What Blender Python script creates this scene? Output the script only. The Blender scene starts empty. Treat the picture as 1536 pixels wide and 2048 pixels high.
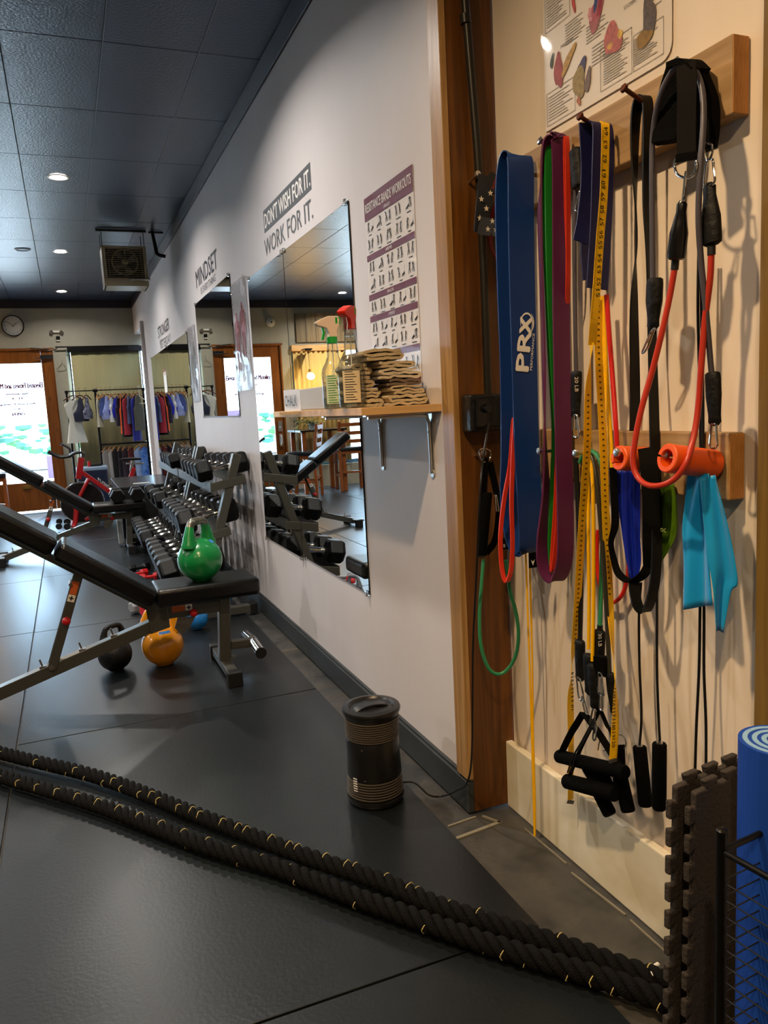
import bpy, math, random
from mathutils import Vector, Matrix, noise
random.seed(7)
PI = math.pi
SC = bpy.context.scene
COL = SC.collection

# ------------------------------------------------------------------ camera
CAM = Vector((0, 0, 1.25)); YAW, PITCH, ROLL, FPX = 0.378942, 0.136545, -0.0518034, 1560.0
f0 = Vector((math.sin(YAW), math.cos(YAW), 0)); r0 = Vector((math.cos(YAW), -math.sin(YAW), 0)); u0 = Vector((0, 0, 1))
FW = f0*math.cos(PITCH) - u0*math.sin(PITCH); U1 = u0*math.cos(PITCH) + f0*math.sin(PITCH)
RT = r0*math.cos(ROLL) + U1*math.sin(ROLL); UPV = U1*math.cos(ROLL) - r0*math.sin(ROLL)
cd = bpy.data.cameras.new('camera'); co = bpy.data.objects.new('camera', cd); COL.objects.link(co)
co.matrix_world = Matrix(((RT.x, UPV.x, -FW.x, CAM.x), (RT.y, UPV.y, -FW.y, CAM.y), (RT.z, UPV.z, -FW.z, CAM.z), (0, 0, 0, 1)))
cd.sensor_fit = 'HORIZONTAL'; cd.sensor_width = 36; cd.lens = 36*FPX/1536; cd.clip_start = 0.02; cd.clip_end = 200
SC.camera = co

# ------------------------------------------------------------------ light and exposure
SC.view_settings.view_transform = 'Standard'; SC.view_settings.look = 'None'
SC.view_settings.gamma = 1; SC.view_settings.use_curve_mapping = False
SC.view_settings.exposure = 0.12
W = bpy.data.worlds.new('world'); SC.world = W; W.use_nodes = True
bg = W.node_tree.nodes['Background']; bg.inputs[0].default_value = (0.50, 0.74, 1.0, 1); bg.inputs[1].default_value = 18.0
SKY_E, SUN_E = 18.0, 42.0
def light(name, typ, loc, energy, color=(1, 1, 1), **k):
    d = bpy.data.lights.new(name, typ); d.energy = energy; d.color = color
    for a, v in k.items():
        if a != 'rot': setattr(d, a, v)
    o = bpy.data.objects.new(name, d); COL.objects.link(o); o.location = loc
    if 'rot' in k: o.rotation_euler = k['rot']
    return o
light('sun', 'SUN', (0, 0, 20), SUN_E, (.74, .88, 1), angle=.01, rot=(math.radians(-38), 0, math.radians(-12)))
# daylight portals in the glazed openings (they only guide sky sampling)
for nm, x, z, sx, sy in (('door_portal', -.52, 1.3, .75, 1.75), ('window_portal', .66, 1.25, 1.15, 2.1), ('window_portal', -2.7, 1.3, 2.6, 1.9)):
    d = light(nm, 'AREA', (x, 12.1, z), 1, shape='RECTANGLE', size=sx, size_y=sy, rot=(-PI/2, 0, 0))
    d.data.cycles.is_portal = True
COOL, WARM = (1.0, .93, .85), (1.0, .70, .40)
DOWNLIGHTS = [(.12, y, c, e) for y, c, e in ((3.43, COOL, 30), (6.05, COOL, 25), (8.62, COOL, 22), (11.2, COOL, 13))]
DOWNLIGHTS += [(-1.9, y, COOL, 30) for y in (3.43, 6.05, 8.62, 11.2)] + [(-3.9, y, COOL, 26) for y in (3.43, 6.05, 8.62, 11.2)]
DOWNLIGHTS += [(-.15, 1.15, WARM, 40), (-.35, -.55, WARM, 34), (-2.2, -.5, WARM, 20)]

# ------------------------------------------------------------------ mesh helpers
def ray(x, y): return FW + RT*((x-768)/FPX) - UPV*((y-1024)/FPX)
def U(x, y, X=None, Y=None, Z=None):
    d = ray(x, y)
    t = (X-CAM.x)/d.x if X is not None else (Y-CAM.y)/d.y if Y is not None else (Z-CAM.z)/d.z
    return CAM + d*t
def V(*a): return Vector(a)
def hexc(h, k=1.0):
    h = h.lstrip('#'); o = []
    for i in (0, 2, 4):
        v = int(h[i:i+2], 16)/255; o.append((v/12.92 if v <= .04045 else ((v+.055)/1.055)**2.4)*k)
    return (*o, 1)

class M:
    def __init__(s): s.v = []; s.f = []
    def add(s, vs, fs, mtx=None):
        n = len(s.v); s.v += [(mtx @ Vector(p)) if mtx else Vector(p) for p in vs]; s.f += [tuple(i+n for i in f) for f in fs]; return s
    def box(s, c, d, rot=None):
        x, y, z = d[0]/2, d[1]/2, d[2]/2
        vs = [(a*x, b*y, e*z) for e in (-1, 1) for b in (-1, 1) for a in (-1, 1)]
        m = Matrix.Translation(c) @ (rot.to_4x4() if rot else Matrix.Identity(4))
        return s.add(vs, [(0, 2, 3, 1), (4, 5, 7, 6), (0, 1, 5, 4), (2, 6, 7, 3), (0, 4, 6, 2), (1, 3, 7, 5)], m)
    def bar(s, a, b, w, h, up=(0, 0, 1)):
        a, b = Vector(a), Vector(b); d = b-a; L = d.length; d.normalize(); x = d.cross(Vector(up))
        if x.length < 1e-4: x = d.cross(Vector((1, 0, 0)))
        x.normalize(); u = x.cross(d)
        R = Matrix((x, d, u)).transposed()
        return s.box((a+b)/2, (w, L, h), R)
    def cyl(s, a, b, r0, r1=None, n=16, cap=True):
        a, b = Vector(a), Vector(b); r1 = r0 if r1 is None else r1
        return s.lathe([(0, r0), ((b-a).length, r1)], a, b-a, n, cap)
    def lathe(s, prof, o=(0, 0, 0), ax=(0, 0, 1), n=24, cap=True, sq=None):
        o = Vector(o); ax = Vector(ax).normalized(); x = ax.orthogonal().normalized()
        if abs(ax.z) > .99: x = Vector((1, 0, 0))
        y = ax.cross(x); vs = []; fs = []
        for h, r in prof:
            for i in range(n):
                t = 2*PI*i/n; c, q = math.cos(t), math.sin(t); sx, sy = sq or (1, 1)
                vs.append(o + ax*h + x*(r*c*sx) + y*(r*q*sy))
        k = len(prof)
        for j in range(k-1):
            for i in range(n):
                a = j*n+i; b = j*n+(i+1) % n; fs.append((a, b, b+n, a+n))
        if cap:
            if prof[0][1] > 1e-6: fs.append(tuple(reversed(range(n))))
            if prof[-1][1] > 1e-6: fs.append(tuple((k-1)*n+i for i in range(n)))
        return s.add(vs, fs)
    def sphere(s, c, r, n=20, sc=(1, 1, 1)):
        c = Vector(c); vs = []; fs = []; k = n//2
        for j in range(k+1):
            p = PI*j/k
            for i in range(n):
                t = 2*PI*i/n; vs.append((c.x+r*sc[0]*math.sin(p)*math.cos(t), c.y+r*sc[1]*math.sin(p)*math.sin(t), c.z-r*sc[2]*math.cos(p)))
        for j in range(k):
            for i in range(n):
                a = j*n+i; b = j*n+(i+1) % n; fs.append((a, b, b+n, a+n))
        return s.add(vs, fs)
    def tube(s, pts, r, n=10, closed=False, cap=True, sub=0):
        P = [Vector(p) for p in pts]
        if sub: P = smooth(P, sub, closed)
        N = len(P); rr = r if isinstance(r, (list, tuple)) else None
        T = []
        for i in range(N):
            if closed: t = P[(i+1) % N]-P[i-1]
            else: t = P[min(i+1, N-1)]-P[max(i-1, 0)]
            T.append(t.normalized() if t.length > 1e-9 else Vector((0, 0, 1)))
        x = T[0].orthogonal().normalized(); vs = []; fs = []
        for i in range(N):
            x = x - T[i]*x.dot(T[i]); x = x.normalized() if x.length > 1e-6 else T[i].orthogonal().normalized(); y = T[i].cross(x)
            q = rr[min(int(i*len(rr)/N), len(rr)-1)] if rr else r
            for j in range(n):
                t = 2*PI*j/n; vs.append(P[i]+x*(q*math.cos(t))+y*(q*math.sin(t)))
        for i in range(N if closed else N-1):
            for j in range(n):
                a = i*n+j; b = i*n+(j+1) % n; c = ((i+1) % N)*n; fs.append((a, b, c+(j+1) % n, c+j))
        if cap and not closed: fs.append(tuple(reversed(range(n)))); fs.append(tuple((N-1)*n+j for j in range(n)))
        return s.add(vs, fs)
    def ribbon(s, pts, wd, w, th, sub=6, closed=False):
        """flat strap: path pts, width direction(s) wd, width(s) w, thickness th"""
        P = [Vector(p) for p in pts]; n0 = len(P)
        Wd = [Vector(x) for x in wd] if isinstance(wd[0], (tuple, list, Vector)) else [Vector(wd)]*n0
        Wl = list(w) if isinstance(w, (tuple, list)) else [w]*n0
        if sub:
            packed = smooth([Vector((*p, )) for p in P], sub, closed); wq = smooth(Wd, sub, closed)
            wl = smooth([Vector((a, 0, 0)) for a in Wl], sub, closed); P, Wd, Wl = packed, wq, [a.x for a in wl]
        N = len(P); vs = []; fs = []
        for i in range(N):
            t = (P[(i+1) % N]-P[i-1]) if closed else (P[min(i+1, N-1)]-P[max(i-1, 0)])
            t.normalize(); a = Wd[i]-t*Wd[i].dot(t); a.normalize(); nn = t.cross(a)
            h = Wl[i]/2; q = th/2
            vs += [P[i]-a*h-nn*q, P[i]+a*h-nn*q, P[i]+a*h+nn*q, P[i]-a*h+nn*q]
        for i in range(N if closed else N-1):
            for j in range(4):
                a = i*4+j; b = i*4+(j+1) % 4; c = ((i+1) % N)*4; fs.append((a, b, c+(j+1) % 4, c+j))
        if not closed: fs.append((3, 2, 1, 0)); fs.append(tuple((N-1)*4+j for j in range(4)))
        return s.add(vs, fs)
    def prism(s, poly, o, ux, uy, depth):
        """poly (u,v) extruded along ux x uy by depth from o"""
        o, ux, uy = Vector(o), Vector(ux), Vector(uy); nn = ux.cross(uy).normalized(); n = len(poly)
        A = [o+ux*a+uy*b for a, b in poly]; B = [p+nn*depth for p in A]
        return s.add(A+B, [tuple(reversed(range(n))), tuple(range(n, 2*n))]+[(i, (i+1) % n, n+(i+1) % n, n+i) for i in range(n)])
    def quad(s, a, b, c, d): return s.add([a, b, c, d], [(0, 1, 2, 3)])

def smooth(P, k, closed=False):
    n = len(P); out = []
    if n < 3: 
        return [P[0].lerp(P[-1], i/k) for i in range(k+1)]
    for i in range(n if closed else n-1):
        p1, p2 = P[i], P[(i+1) % n]
        p0 = P[i-1] if (closed or i > 0) else p1*2-p2
        p3 = P[(i+2) % n] if (closed or i+2 < n) else p2*2-p1
        for j in range(k):
            t = j/k
            out.append(.5*((2*p1)+(p2-p0)*t+(2*p0-5*p1+4*p2-p3)*t*t+(3*p1-p0-3*p2+p3)*t**3))
    if not closed: out.append(P[-1].copy())
    return out

OFF = {}
def mod_bevel(o, w, seg=2):
    m = o.modifiers.new('bevel', 'BEVEL'); m.width = w; m.segments = seg; m.limit_method = 'ANGLE'; m.angle_limit = .6
def obj(name, m, mat, parent=None, smooth_=False, bevel=0, sub=0, solid=0, seg=2):
    me = bpy.data.meshes.new(name)
    if parent is not None: off = OFF.get(parent.name, Vector((0, 0, 0)))
    else:
        xs = [p.x for p in m.v]; ys = [p.y for p in m.v]; off = Vector(((min(xs)+max(xs))/2, (min(ys)+max(ys))/2, min(p.z for p in m.v)))
    me.from_pydata([p-off for p in m.v], [], m.f); me.validate(); me.update()
    if smooth_:
        for p in me.polygons: p.use_smooth = True
        try: me.set_sharp_from_angle(angle=math.radians(42 if smooth_ is True else smooth_))
        except Exception: pass
    me.materials.append(mat)
    o = bpy.data.objects.new(name, me); COL.objects.link(o)
    if parent is not None: o.parent = parent; OFF[o.name] = off
    else: o.location = off; OFF[o.name] = off
    if solid: q = o.modifiers.new('solid', 'SOLIDIFY'); q.thickness = solid
    if bevel: mod_bevel(o, bevel, seg)
    if sub: q = o.modifiers.new('sub', 'SUBSURF'); q.levels = sub; q.render_levels = sub
    return o
def tag(o, label, cat=None, group=None, kind=None):
    if label: o['label'] = label
    if cat: o['category'] = cat
    if group: o['group'] = group
    if kind: o['kind'] = kind
    return o
def thing(name, label, cat, loc=(0, 0, 0), group=None):
    o = bpy.data.objects.new(name, None); COL.objects.link(o); o.location = loc; OFF[o.name] = Vector(loc); o.empty_display_size = .05
    return tag(o, label, cat, group)
def struct(name, m, mat, **k):
    o = obj(name, m, mat, **k)
    if k.get('parent') is None: o['kind'] = 'structure'
    return o
def dup(root, loc, rz=None, label=None, group=None, scale=None):
    def cp(o, par):
        c = o.copy(); COL.objects.link(c); c.parent = par
        for ch in [q for q in KIDS.get(o.name, [])]: cp(ch, c)
        return c
    KIDS.clear()
    for o in COL.objects:
        if o.parent: KIDS.setdefault(o.parent.name, []).append(o)
    r = cp(root, None); r.location = loc
    if rz is not None: r.rotation_euler = (0, 0, rz) if not isinstance(rz, tuple) else rz
    if scale is not None: r.scale = scale if isinstance(scale, tuple) else (scale,)*3
    if label: r['label'] = label
    if group: r['group'] = group
    return r
KIDS = {}

def text_m(body, size=1.0):
    c = bpy.data.curves.new('t', 'FONT'); c.body = body; c.size = size; c.resolution_u = 2
    o = bpy.data.objects.new('t', c); COL.objects.link(o)
    dg = bpy.context.evaluated_depsgraph_get(); dg.update()
    me = bpy.data.meshes.new_from_object(o.evaluated_get(dg))
    vs = [v.co.copy() for v in me.vertices]; fs = [tuple(p.vertices) for p in me.polygons]
    bpy.data.objects.remove(o); bpy.data.curves.remove(c); bpy.data.meshes.remove(me)
    return vs, fs
def put_text(m, body, o, ux, uy, w=None, h=None, center=False, bold=0, th=.0006):
    """text from origin o along ux, up uy, fitted to width w and/or height h; lies in the plane ux,uy"""
    vs, fs = text_m(body)
    if not vs: return m
    x0 = min(p.x for p in vs); x1 = max(p.x for p in vs); y0 = min(p.y for p in vs); y1 = max(p.y for p in vs)
    sx = w/(x1-x0) if w else None; sy = h/(y1-y0) if h else None
    sx = sx or sy; sy = sy or sx
    o, ux, uy = Vector(o), Vector(ux).normalized(), Vector(uy).normalized(); nn = ux.cross(uy)
    cx = (x1-x0)*sx/2 if center else 0
    offs = [(0, 0)] if not bold else [(-bold, 0), (bold, 0), (0, bold*.6), (0, -bold*.6)]
    for k, (bx, by) in enumerate(offs):
        m.add([o+ux*((p.x-x0)*sx-cx+bx)+uy*((p.y-y0)*sy+by)+nn*(th+k*.00008) for p in vs], fs)
    return m

# ------------------------------------------------------------------ materials
MATS = {}
def mat(name, col='#808080', rough=.5, metal=0.0, spec=.5, bump=0.0, bscale=40, vary=0.0, vscale=6, coat=0.0, trans=0.0, emis=None, estr=0, stretch=None, col2=None, ior=1.45, sheen=0, rvary=0, alpha=1.0, detail=4):
    if name in MATS: return MATS[name]
    m = bpy.data.materials.new(name); m.use_nodes = True; nt = m.node_tree; b = nt.nodes['Principled BSDF']
    c = hexc(col) if isinstance(col, str) else col
    b.inputs['Base Color'].default_value = c; b.inputs['Roughness'].default_value = rough; b.inputs['Metallic'].default_value = metal
    b.inputs['Specular IOR Level'].default_value = spec; b.inputs['Coat Weight'].default_value = coat; b.inputs['Coat Roughness'].default_value = .1
    b.inputs['Transmission Weight'].default_value = trans; b.inputs['IOR'].default_value = ior; b.inputs['Sheen Weight'].default_value = sheen; b.inputs['Alpha'].default_value = alpha
    if emis: b.inputs['Emission Color'].default_value = hexc(emis) if isinstance(emis, str) else emis; b.inputs['Emission Strength'].default_value = estr
    if vary or bump or col2 or rvary:
        tc = nt.nodes.new('ShaderNodeTexCoord'); mp = nt.nodes.new('ShaderNodeMapping'); nt.links.new(tc.outputs['Object'], mp.inputs[0])
        if stretch: mp.inputs['Scale'].default_value = stretch
        if vary or col2:
            n = nt.nodes.new('ShaderNodeTexNoise'); n.inputs['Scale'].default_value = vscale; n.inputs['Detail'].default_value = detail; n.inputs['Roughness'].default_value = .6; nt.links.new(mp.outputs[0], n.inputs['Vector'])
            cr = nt.nodes.new('ShaderNodeValToRGB'); cr.color_ramp.elements[0].position = .32; cr.color_ramp.elements[1].position = .68
            c2 = hexc(col2) if isinstance(col2, str) else col2
            cr.color_ramp.elements[0].color = tuple(x*(1-vary) for x in c[:3])+(1,) if not col2 else c
            cr.color_ramp.elements[1].color = tuple(min(1, x*(1+vary)) for x in c[:3])+(1,) if not col2 else c2
            nt.links.new(n.outputs['Fac'], cr.inputs[0]); nt.links.new(cr.outputs[0], b.inputs['Base Color'])
            if rvary:
                mr = nt.nodes.new('ShaderNodeMapRange'); mr.inputs['To Min'].default_value = rough-rvary; mr.inputs['To Max'].default_value = rough+rvary
                nt.links.new(n.outputs['Fac'], mr.inputs['Value']); nt.links.new(mr.outputs[0], b.inputs['Roughness'])
        if bump:
            n2 = nt.nodes.new('ShaderNodeTexNoise'); n2.inputs['Scale'].default_value = bscale; n2.inputs['Detail'].default_value = 3; nt.links.new(mp.outputs[0], n2.inputs['Vector'])
            bp = nt.nodes.new('ShaderNodeBump'); bp.inputs['Strength'].default_value = bump; bp.inputs['Distance'].default_value = .01
            nt.links.new(n2.outputs['Fac'], bp.inputs['Height']); nt.links.new(bp.outputs[0], b.inputs['Normal'])
    MATS[name] = m; return m
def wood(name, c1, c2, axis='z', rough=.5, scale=1.0, knots=True):
    if name in MATS: return MATS[name]
    m = mat(name, c1, rough, bump=.15, bscale=30, stretch={'z': (1, 1, .06), 'y': (1, .06, 1), 'x': (.06, 1, 1)}[axis])
    nt = m.node_tree; b = nt.nodes['Principled BSDF']; mp = [n for n in nt.nodes if n.type == 'MAPPING'][0]
    w = nt.nodes.new('ShaderNodeTexNoise'); w.inputs['Scale'].default_value = 28*scale; w.inputs['Detail'].default_value = 5; w.inputs['Distortion'].default_value = 1.5
    cr = nt.nodes.new('ShaderNodeValToRGB'); cr.color_ramp.elements[0].position = .3; cr.color_ramp.elements[1].position = .7
    cr.color_ramp.elements[0].color = hexc(c1); cr.color_ramp.elements[1].color = hexc(c2)
    nt.links.new(mp.outputs[0], w.inputs['Vector']); nt.links.new(w.outputs['Fac'], cr.inputs[0])
    last = cr.outputs[0]
    if knots:
        tc = [n for n in nt.nodes if n.type == 'TEX_COORD'][0]
        vo = nt.nodes.new('ShaderNodeTexVoronoi'); vo.inputs['Scale'].default_value = 5*scale; mp2 = nt.nodes.new('ShaderNodeMapping')
        mp2.inputs['Scale'].default_value = {'z': (1, 1, .5), 'y': (1, .5, 1), 'x': (.5, 1, 1)}[axis]
        nt.links.new(tc.outputs['Object'], mp2.inputs[0]); nt.links.new(mp2.outputs[0], vo.inputs['Vector'])
        r2 = nt.nodes.new('ShaderNodeValToRGB'); r2.color_ramp.elements[0].position = .04; r2.color_ramp.elements[1].position = .12
        r2.color_ramp.elements[0].color = (.12, .06, .03, 1); r2.color_ramp.elements[1].color = (1, 1, 1, 1)
        mx = nt.nodes.new('ShaderNodeMix'); mx.data_type = 'RGBA'; mx.blend_type = 'MULTIPLY'; mx.inputs[0].default_value = .8
        nt.links.new(vo.outputs['Distance'], r2.inputs[0]); nt.links.new(last, mx.inputs[6]); nt.links.new(r2.outputs[0], mx.inputs[7]); last = mx.outputs[2]
    nt.links.new(last, b.inputs['Base Color']); return m
def clear(name, tint=(1, 1, 1), gloss=.12, rough=.02, fres=.6):
    """thin clear plastic or glass: see-through with a surface sheen"""
    if name in MATS: return MATS[name]
    m = bpy.data.materials.new(name); m.use_nodes = True; nt = m.node_tree; nt.nodes.clear()
    o = nt.nodes.new('ShaderNodeOutputMaterial'); t = nt.nodes.new('ShaderNodeBsdfTransparent'); t.inputs[0].default_value = (*tint, 1)
    g = nt.nodes.new('ShaderNodeBsdfGlossy'); g.inputs['Roughness'].default_value = rough
    lw = nt.nodes.new('ShaderNodeLayerWeight'); lw.inputs[0].default_value = .35
    ma = nt.nodes.new('ShaderNodeMath'); ma.operation = 'MULTIPLY_ADD'; ma.inputs[1].default_value = fres; ma.inputs[2].default_value = gloss
    x = nt.nodes.new('ShaderNodeMixShader'); nt.links.new(lw.outputs['Fresnel'], ma.inputs[0]); nt.links.new(ma.outputs[0], x.inputs[0])
    nt.links.new(t.outputs[0], x.inputs[1]); nt.links.new(g.outputs[0], x.inputs[2]); nt.links.new(x.outputs[0], o.inputs[0])
    MATS[name] = m; return m

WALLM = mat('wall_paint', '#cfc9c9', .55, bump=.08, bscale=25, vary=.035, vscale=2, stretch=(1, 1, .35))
NEARM = mat('near_plaster', '#e0d2c0', .6, bump=.25, bscale=9, vary=.06, vscale=3, stretch=(1, 1, .3))
BACKM = mat('back_wall_paint', '#938f80', .55, bump=.1, bscale=14, vary=.04)
RUBBER = mat('rubber_mat', '#13181b', .33, spec=.5, bump=.06, bscale=90, vary=.3, vscale=1.6, detail=3)
STONE = mat('worn_tile', '#2c2c2b', .42, bump=.5, bscale=14, col2='#4b4842', vscale=7, rvary=.08)
GROUT = mat('grout', '#787160', .8, bump=.4, bscale=40)
BASEB = mat('black_baseboard', '#2c3133', .5, vary=.2, vscale=8)
CONC = mat('painted_concrete', '#e2dccb', .6, bump=.3, bscale=12, col2='#c2b48c', vscale=2.5)
CEILM = mat('ceiling_tile', '#2a3a52', .33, spec=.8, bump=.3, bscale=75, vary=.08, vscale=1.5)
TBAR = mat('ceiling_grid', '#20242c', .5)
BEAM = mat('dark_molding', '#26222c', .45)
WOODD = wood('stained_wood', '#3f2207', '#6e420e', 'z', .42)
WOODT = wood('trim_wood', '#84602f', '#b38c5a', 'z', .4)
WOODO = wood('orange_wood', '#8a5210', '#b87820', 'z', .45, knots=False)
BOARD = wood('lumber', '#8a6c44', '#b3936a', 'y', .6, .7)
PINE = wood('pine', '#b98c52', '#d9b27c', 'x', .55, .5)
DOORW = wood('door_wood', '#5c300a', '#7d4814', 'z', .35)
STEEL = mat('bench_frame', '#53534d', .36, metal=.5, spec=.5)
CHROME = mat('chrome', '#dcdcdc', .12, metal=1)
ZINC = mat('zinc', '#c8c8c4', .28, metal=1)
DULLM = mat('dull_steel', '#7d7a74', .4, metal=.9, vary=.2, vscale=20)
VINYL = mat('black_vinyl', '#08090b', .3, spec=.45, bump=.1, bscale=70)
BRUB = mat('black_rubber', '#101112', .5, vary=.2, vscale=20)
BHEAD = mat('dumbbell_rubber', '#060708', .42, spec=.3, bump=.12, bscale=90)
FOAM = mat('black_foam', '#030303', .9, spec=.1, bump=.2, bscale=200)
WEB = mat('black_webbing', '#030303', .85, spec=.1, bump=.3, bscale=300)
BPLA = mat('black_plastic', '#141414', .35)
BLKG = mat('black_gloss', '#0c0c0d', .18)
WHITE = mat('white_print', '#ece9e2', .5)
BLACK = mat('black_print', '#161616', .6)
REDP = mat('red_plastic', '#b3151a', .35)

def wall_streaks(m):
    """dark vertical noise streaks low on the wall behind the dumbbell racks"""
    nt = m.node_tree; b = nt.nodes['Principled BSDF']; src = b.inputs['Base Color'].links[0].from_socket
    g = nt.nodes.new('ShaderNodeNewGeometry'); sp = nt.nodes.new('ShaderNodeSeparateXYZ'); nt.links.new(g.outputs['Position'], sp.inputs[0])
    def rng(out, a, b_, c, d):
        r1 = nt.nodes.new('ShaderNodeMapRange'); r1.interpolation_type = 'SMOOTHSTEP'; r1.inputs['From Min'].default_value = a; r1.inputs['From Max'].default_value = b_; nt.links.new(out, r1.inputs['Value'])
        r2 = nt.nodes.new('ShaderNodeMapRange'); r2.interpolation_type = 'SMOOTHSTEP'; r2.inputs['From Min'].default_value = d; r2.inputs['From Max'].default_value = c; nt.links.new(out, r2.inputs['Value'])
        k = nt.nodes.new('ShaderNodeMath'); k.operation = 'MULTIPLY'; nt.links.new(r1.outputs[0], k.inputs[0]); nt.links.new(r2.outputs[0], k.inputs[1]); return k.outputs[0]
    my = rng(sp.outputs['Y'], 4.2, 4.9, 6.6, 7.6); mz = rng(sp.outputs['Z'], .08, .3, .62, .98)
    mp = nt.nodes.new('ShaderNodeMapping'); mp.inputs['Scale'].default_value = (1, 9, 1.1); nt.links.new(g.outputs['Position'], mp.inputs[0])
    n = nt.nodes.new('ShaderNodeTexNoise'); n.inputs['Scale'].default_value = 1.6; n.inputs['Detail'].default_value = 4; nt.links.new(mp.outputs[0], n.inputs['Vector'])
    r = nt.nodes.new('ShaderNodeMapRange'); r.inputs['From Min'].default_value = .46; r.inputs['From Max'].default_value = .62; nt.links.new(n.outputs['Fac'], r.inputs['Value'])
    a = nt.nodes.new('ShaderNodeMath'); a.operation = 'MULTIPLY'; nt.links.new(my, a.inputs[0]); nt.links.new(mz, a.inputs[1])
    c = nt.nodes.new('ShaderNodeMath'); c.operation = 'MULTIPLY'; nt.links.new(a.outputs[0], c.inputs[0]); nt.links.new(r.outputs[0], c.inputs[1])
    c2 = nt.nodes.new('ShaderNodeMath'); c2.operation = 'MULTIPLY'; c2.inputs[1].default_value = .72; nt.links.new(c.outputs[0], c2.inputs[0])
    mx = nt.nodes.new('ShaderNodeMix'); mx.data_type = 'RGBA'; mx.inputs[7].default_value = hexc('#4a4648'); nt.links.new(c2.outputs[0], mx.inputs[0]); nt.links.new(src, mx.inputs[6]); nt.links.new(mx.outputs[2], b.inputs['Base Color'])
wall_streaks(WALLM)
# ================================================================== SETTING
WX, NX, YB, ZC = 1.045, 1.19, 12.0, 2.92          # long wall, near wall, back wall, ceiling
# floor: worn stone tiles below, rubber mats on top
m = M()
m.box((-2.2, 4.4, -.06), (7.4, 15.6, .1))
struct('floor', m, STONE)
m = M()
xs = [-5.2, -3.96, -2.74, -1.52, -.30, .93]
col_off = {0: .6, 1: -.1, 2: .9, 3: -.13, 4: -.36}
for i in range(5):
    y = -3.3 + (col_off[i] % 1.8) - 1.8
    ys = [1.465-3.6, 1.465-1.8, 1.465, 3.26, 5.03, 6.83, 8.63, 10.43, 11.9] if i == 4 else [-3.3, -.7, 1.1, 3.12-.2, 4.94+.1, 6.74, 8.54, 10.3, 11.9]
    for a, b in zip(ys, ys[1:]):
        g = .0035
        m.box(((xs[i]+xs[i+1])/2, (a+b)/2, -.004), (xs[i+1]-xs[i]-2*g, b-a-2*g, .012))
tag(struct('floor_mats', m, RUBBER, bevel=.0012, seg=1), 'black rubber gym mats laid edge to edge over the whole floor')
m = M()                                                     # grout lines between the worn tiles beside the wall
for a, b, w in (((.93, 1.905), (1.09, 1.925), .012), ((.94, 1.975), (1.04, 1.985), .006), ((1.06, 1.98), (1.09, 1.92), .007), ((1.135, 1.86), (1.140, 1.66), .004), ((1.128, 1.62), (1.142, 1.42), .005), ((1.14, 1.40), (1.138, 1.2), .004), ((.93, 3.9), (1.02, 3.9), .006), ((.93, 5.9), (1.02, 5.9), .006)):
    m.bar((*a, -.009), (*b, -.009), w, .006)
tag(struct('floor_grout', m, GROUT), 'pale worn grout lines in the stone strip along the wall')
m = M()
m.add([(1.03, 2.4, -.0088), (1.03, 1.99, -.0088), (.97, 1.96, -.0088), (.95, 2.1, -.0088), (.96, 2.5, -.0088)], [(0, 1, 2, 3, 4)])
# ceiling: tiles as slabs in a dark grid
m = M(); m.box((-2.2, 4.4, ZC+.06), (7.6, 15.6, .08)); struct('ceiling', m, TBAR)
m = M(); tx = .425; ty = .845; x0 = .321; y0 = 3.91
for i in range(-13, 3):
    for j in range(-9, 11):
        xa = x0+i*tx; ya = y0+j*ty; xb = min(xa+tx, WX-.005); yb = min(ya+ty, YB)
        if xa > WX-.05 and ya > 1.9: continue
        if xb-xa < .03 or yb-ya < .03: continue
        m.box(((xa+xb)/2, (ya+yb)/2, ZC+.012), (xb-xa-.005, yb-ya-.005, .02))
tag(struct('ceiling_tiles', m, CEILM, bevel=.0018, seg=1), 'dark blue grey painted ceiling tiles in a grid')
# bright metal edges where paint is worn off the grid (runs along two rows)
m = M()
m.box((x0, 6.1, ZC+.0005), (.003, 8.6, .003)); m.box((x0+tx, 6.0, ZC+.0005), (.003, 6.4, .003))
tag(struct('trim_1', m, mat('worn_grid', '#8d93a0', .35, metal=.5)), 'worn bright edges of the ceiling grid')
# long wall, shallow recess at its far end
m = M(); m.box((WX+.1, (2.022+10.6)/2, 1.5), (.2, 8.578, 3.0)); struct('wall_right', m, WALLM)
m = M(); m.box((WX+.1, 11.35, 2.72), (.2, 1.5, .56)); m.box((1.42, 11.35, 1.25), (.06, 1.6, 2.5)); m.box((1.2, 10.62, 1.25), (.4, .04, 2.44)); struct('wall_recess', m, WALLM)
m = M(); m.box((WX-.006, 6.95, 2.865), (.012, 10.0, .11)); m.box((-2, YB-.01, 2.865), (6.1, .02, .11))
struct('trim_2', m, BEAM, bevel=.003)
m = M(); m.box((1.035, 6.25, .048), (.02, 8.5, .097)); m.box((1.04, 6.25, .101), (.012, 8.5, .008))
struct('baseboard_right', m, BASEB, bevel=.002)
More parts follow.
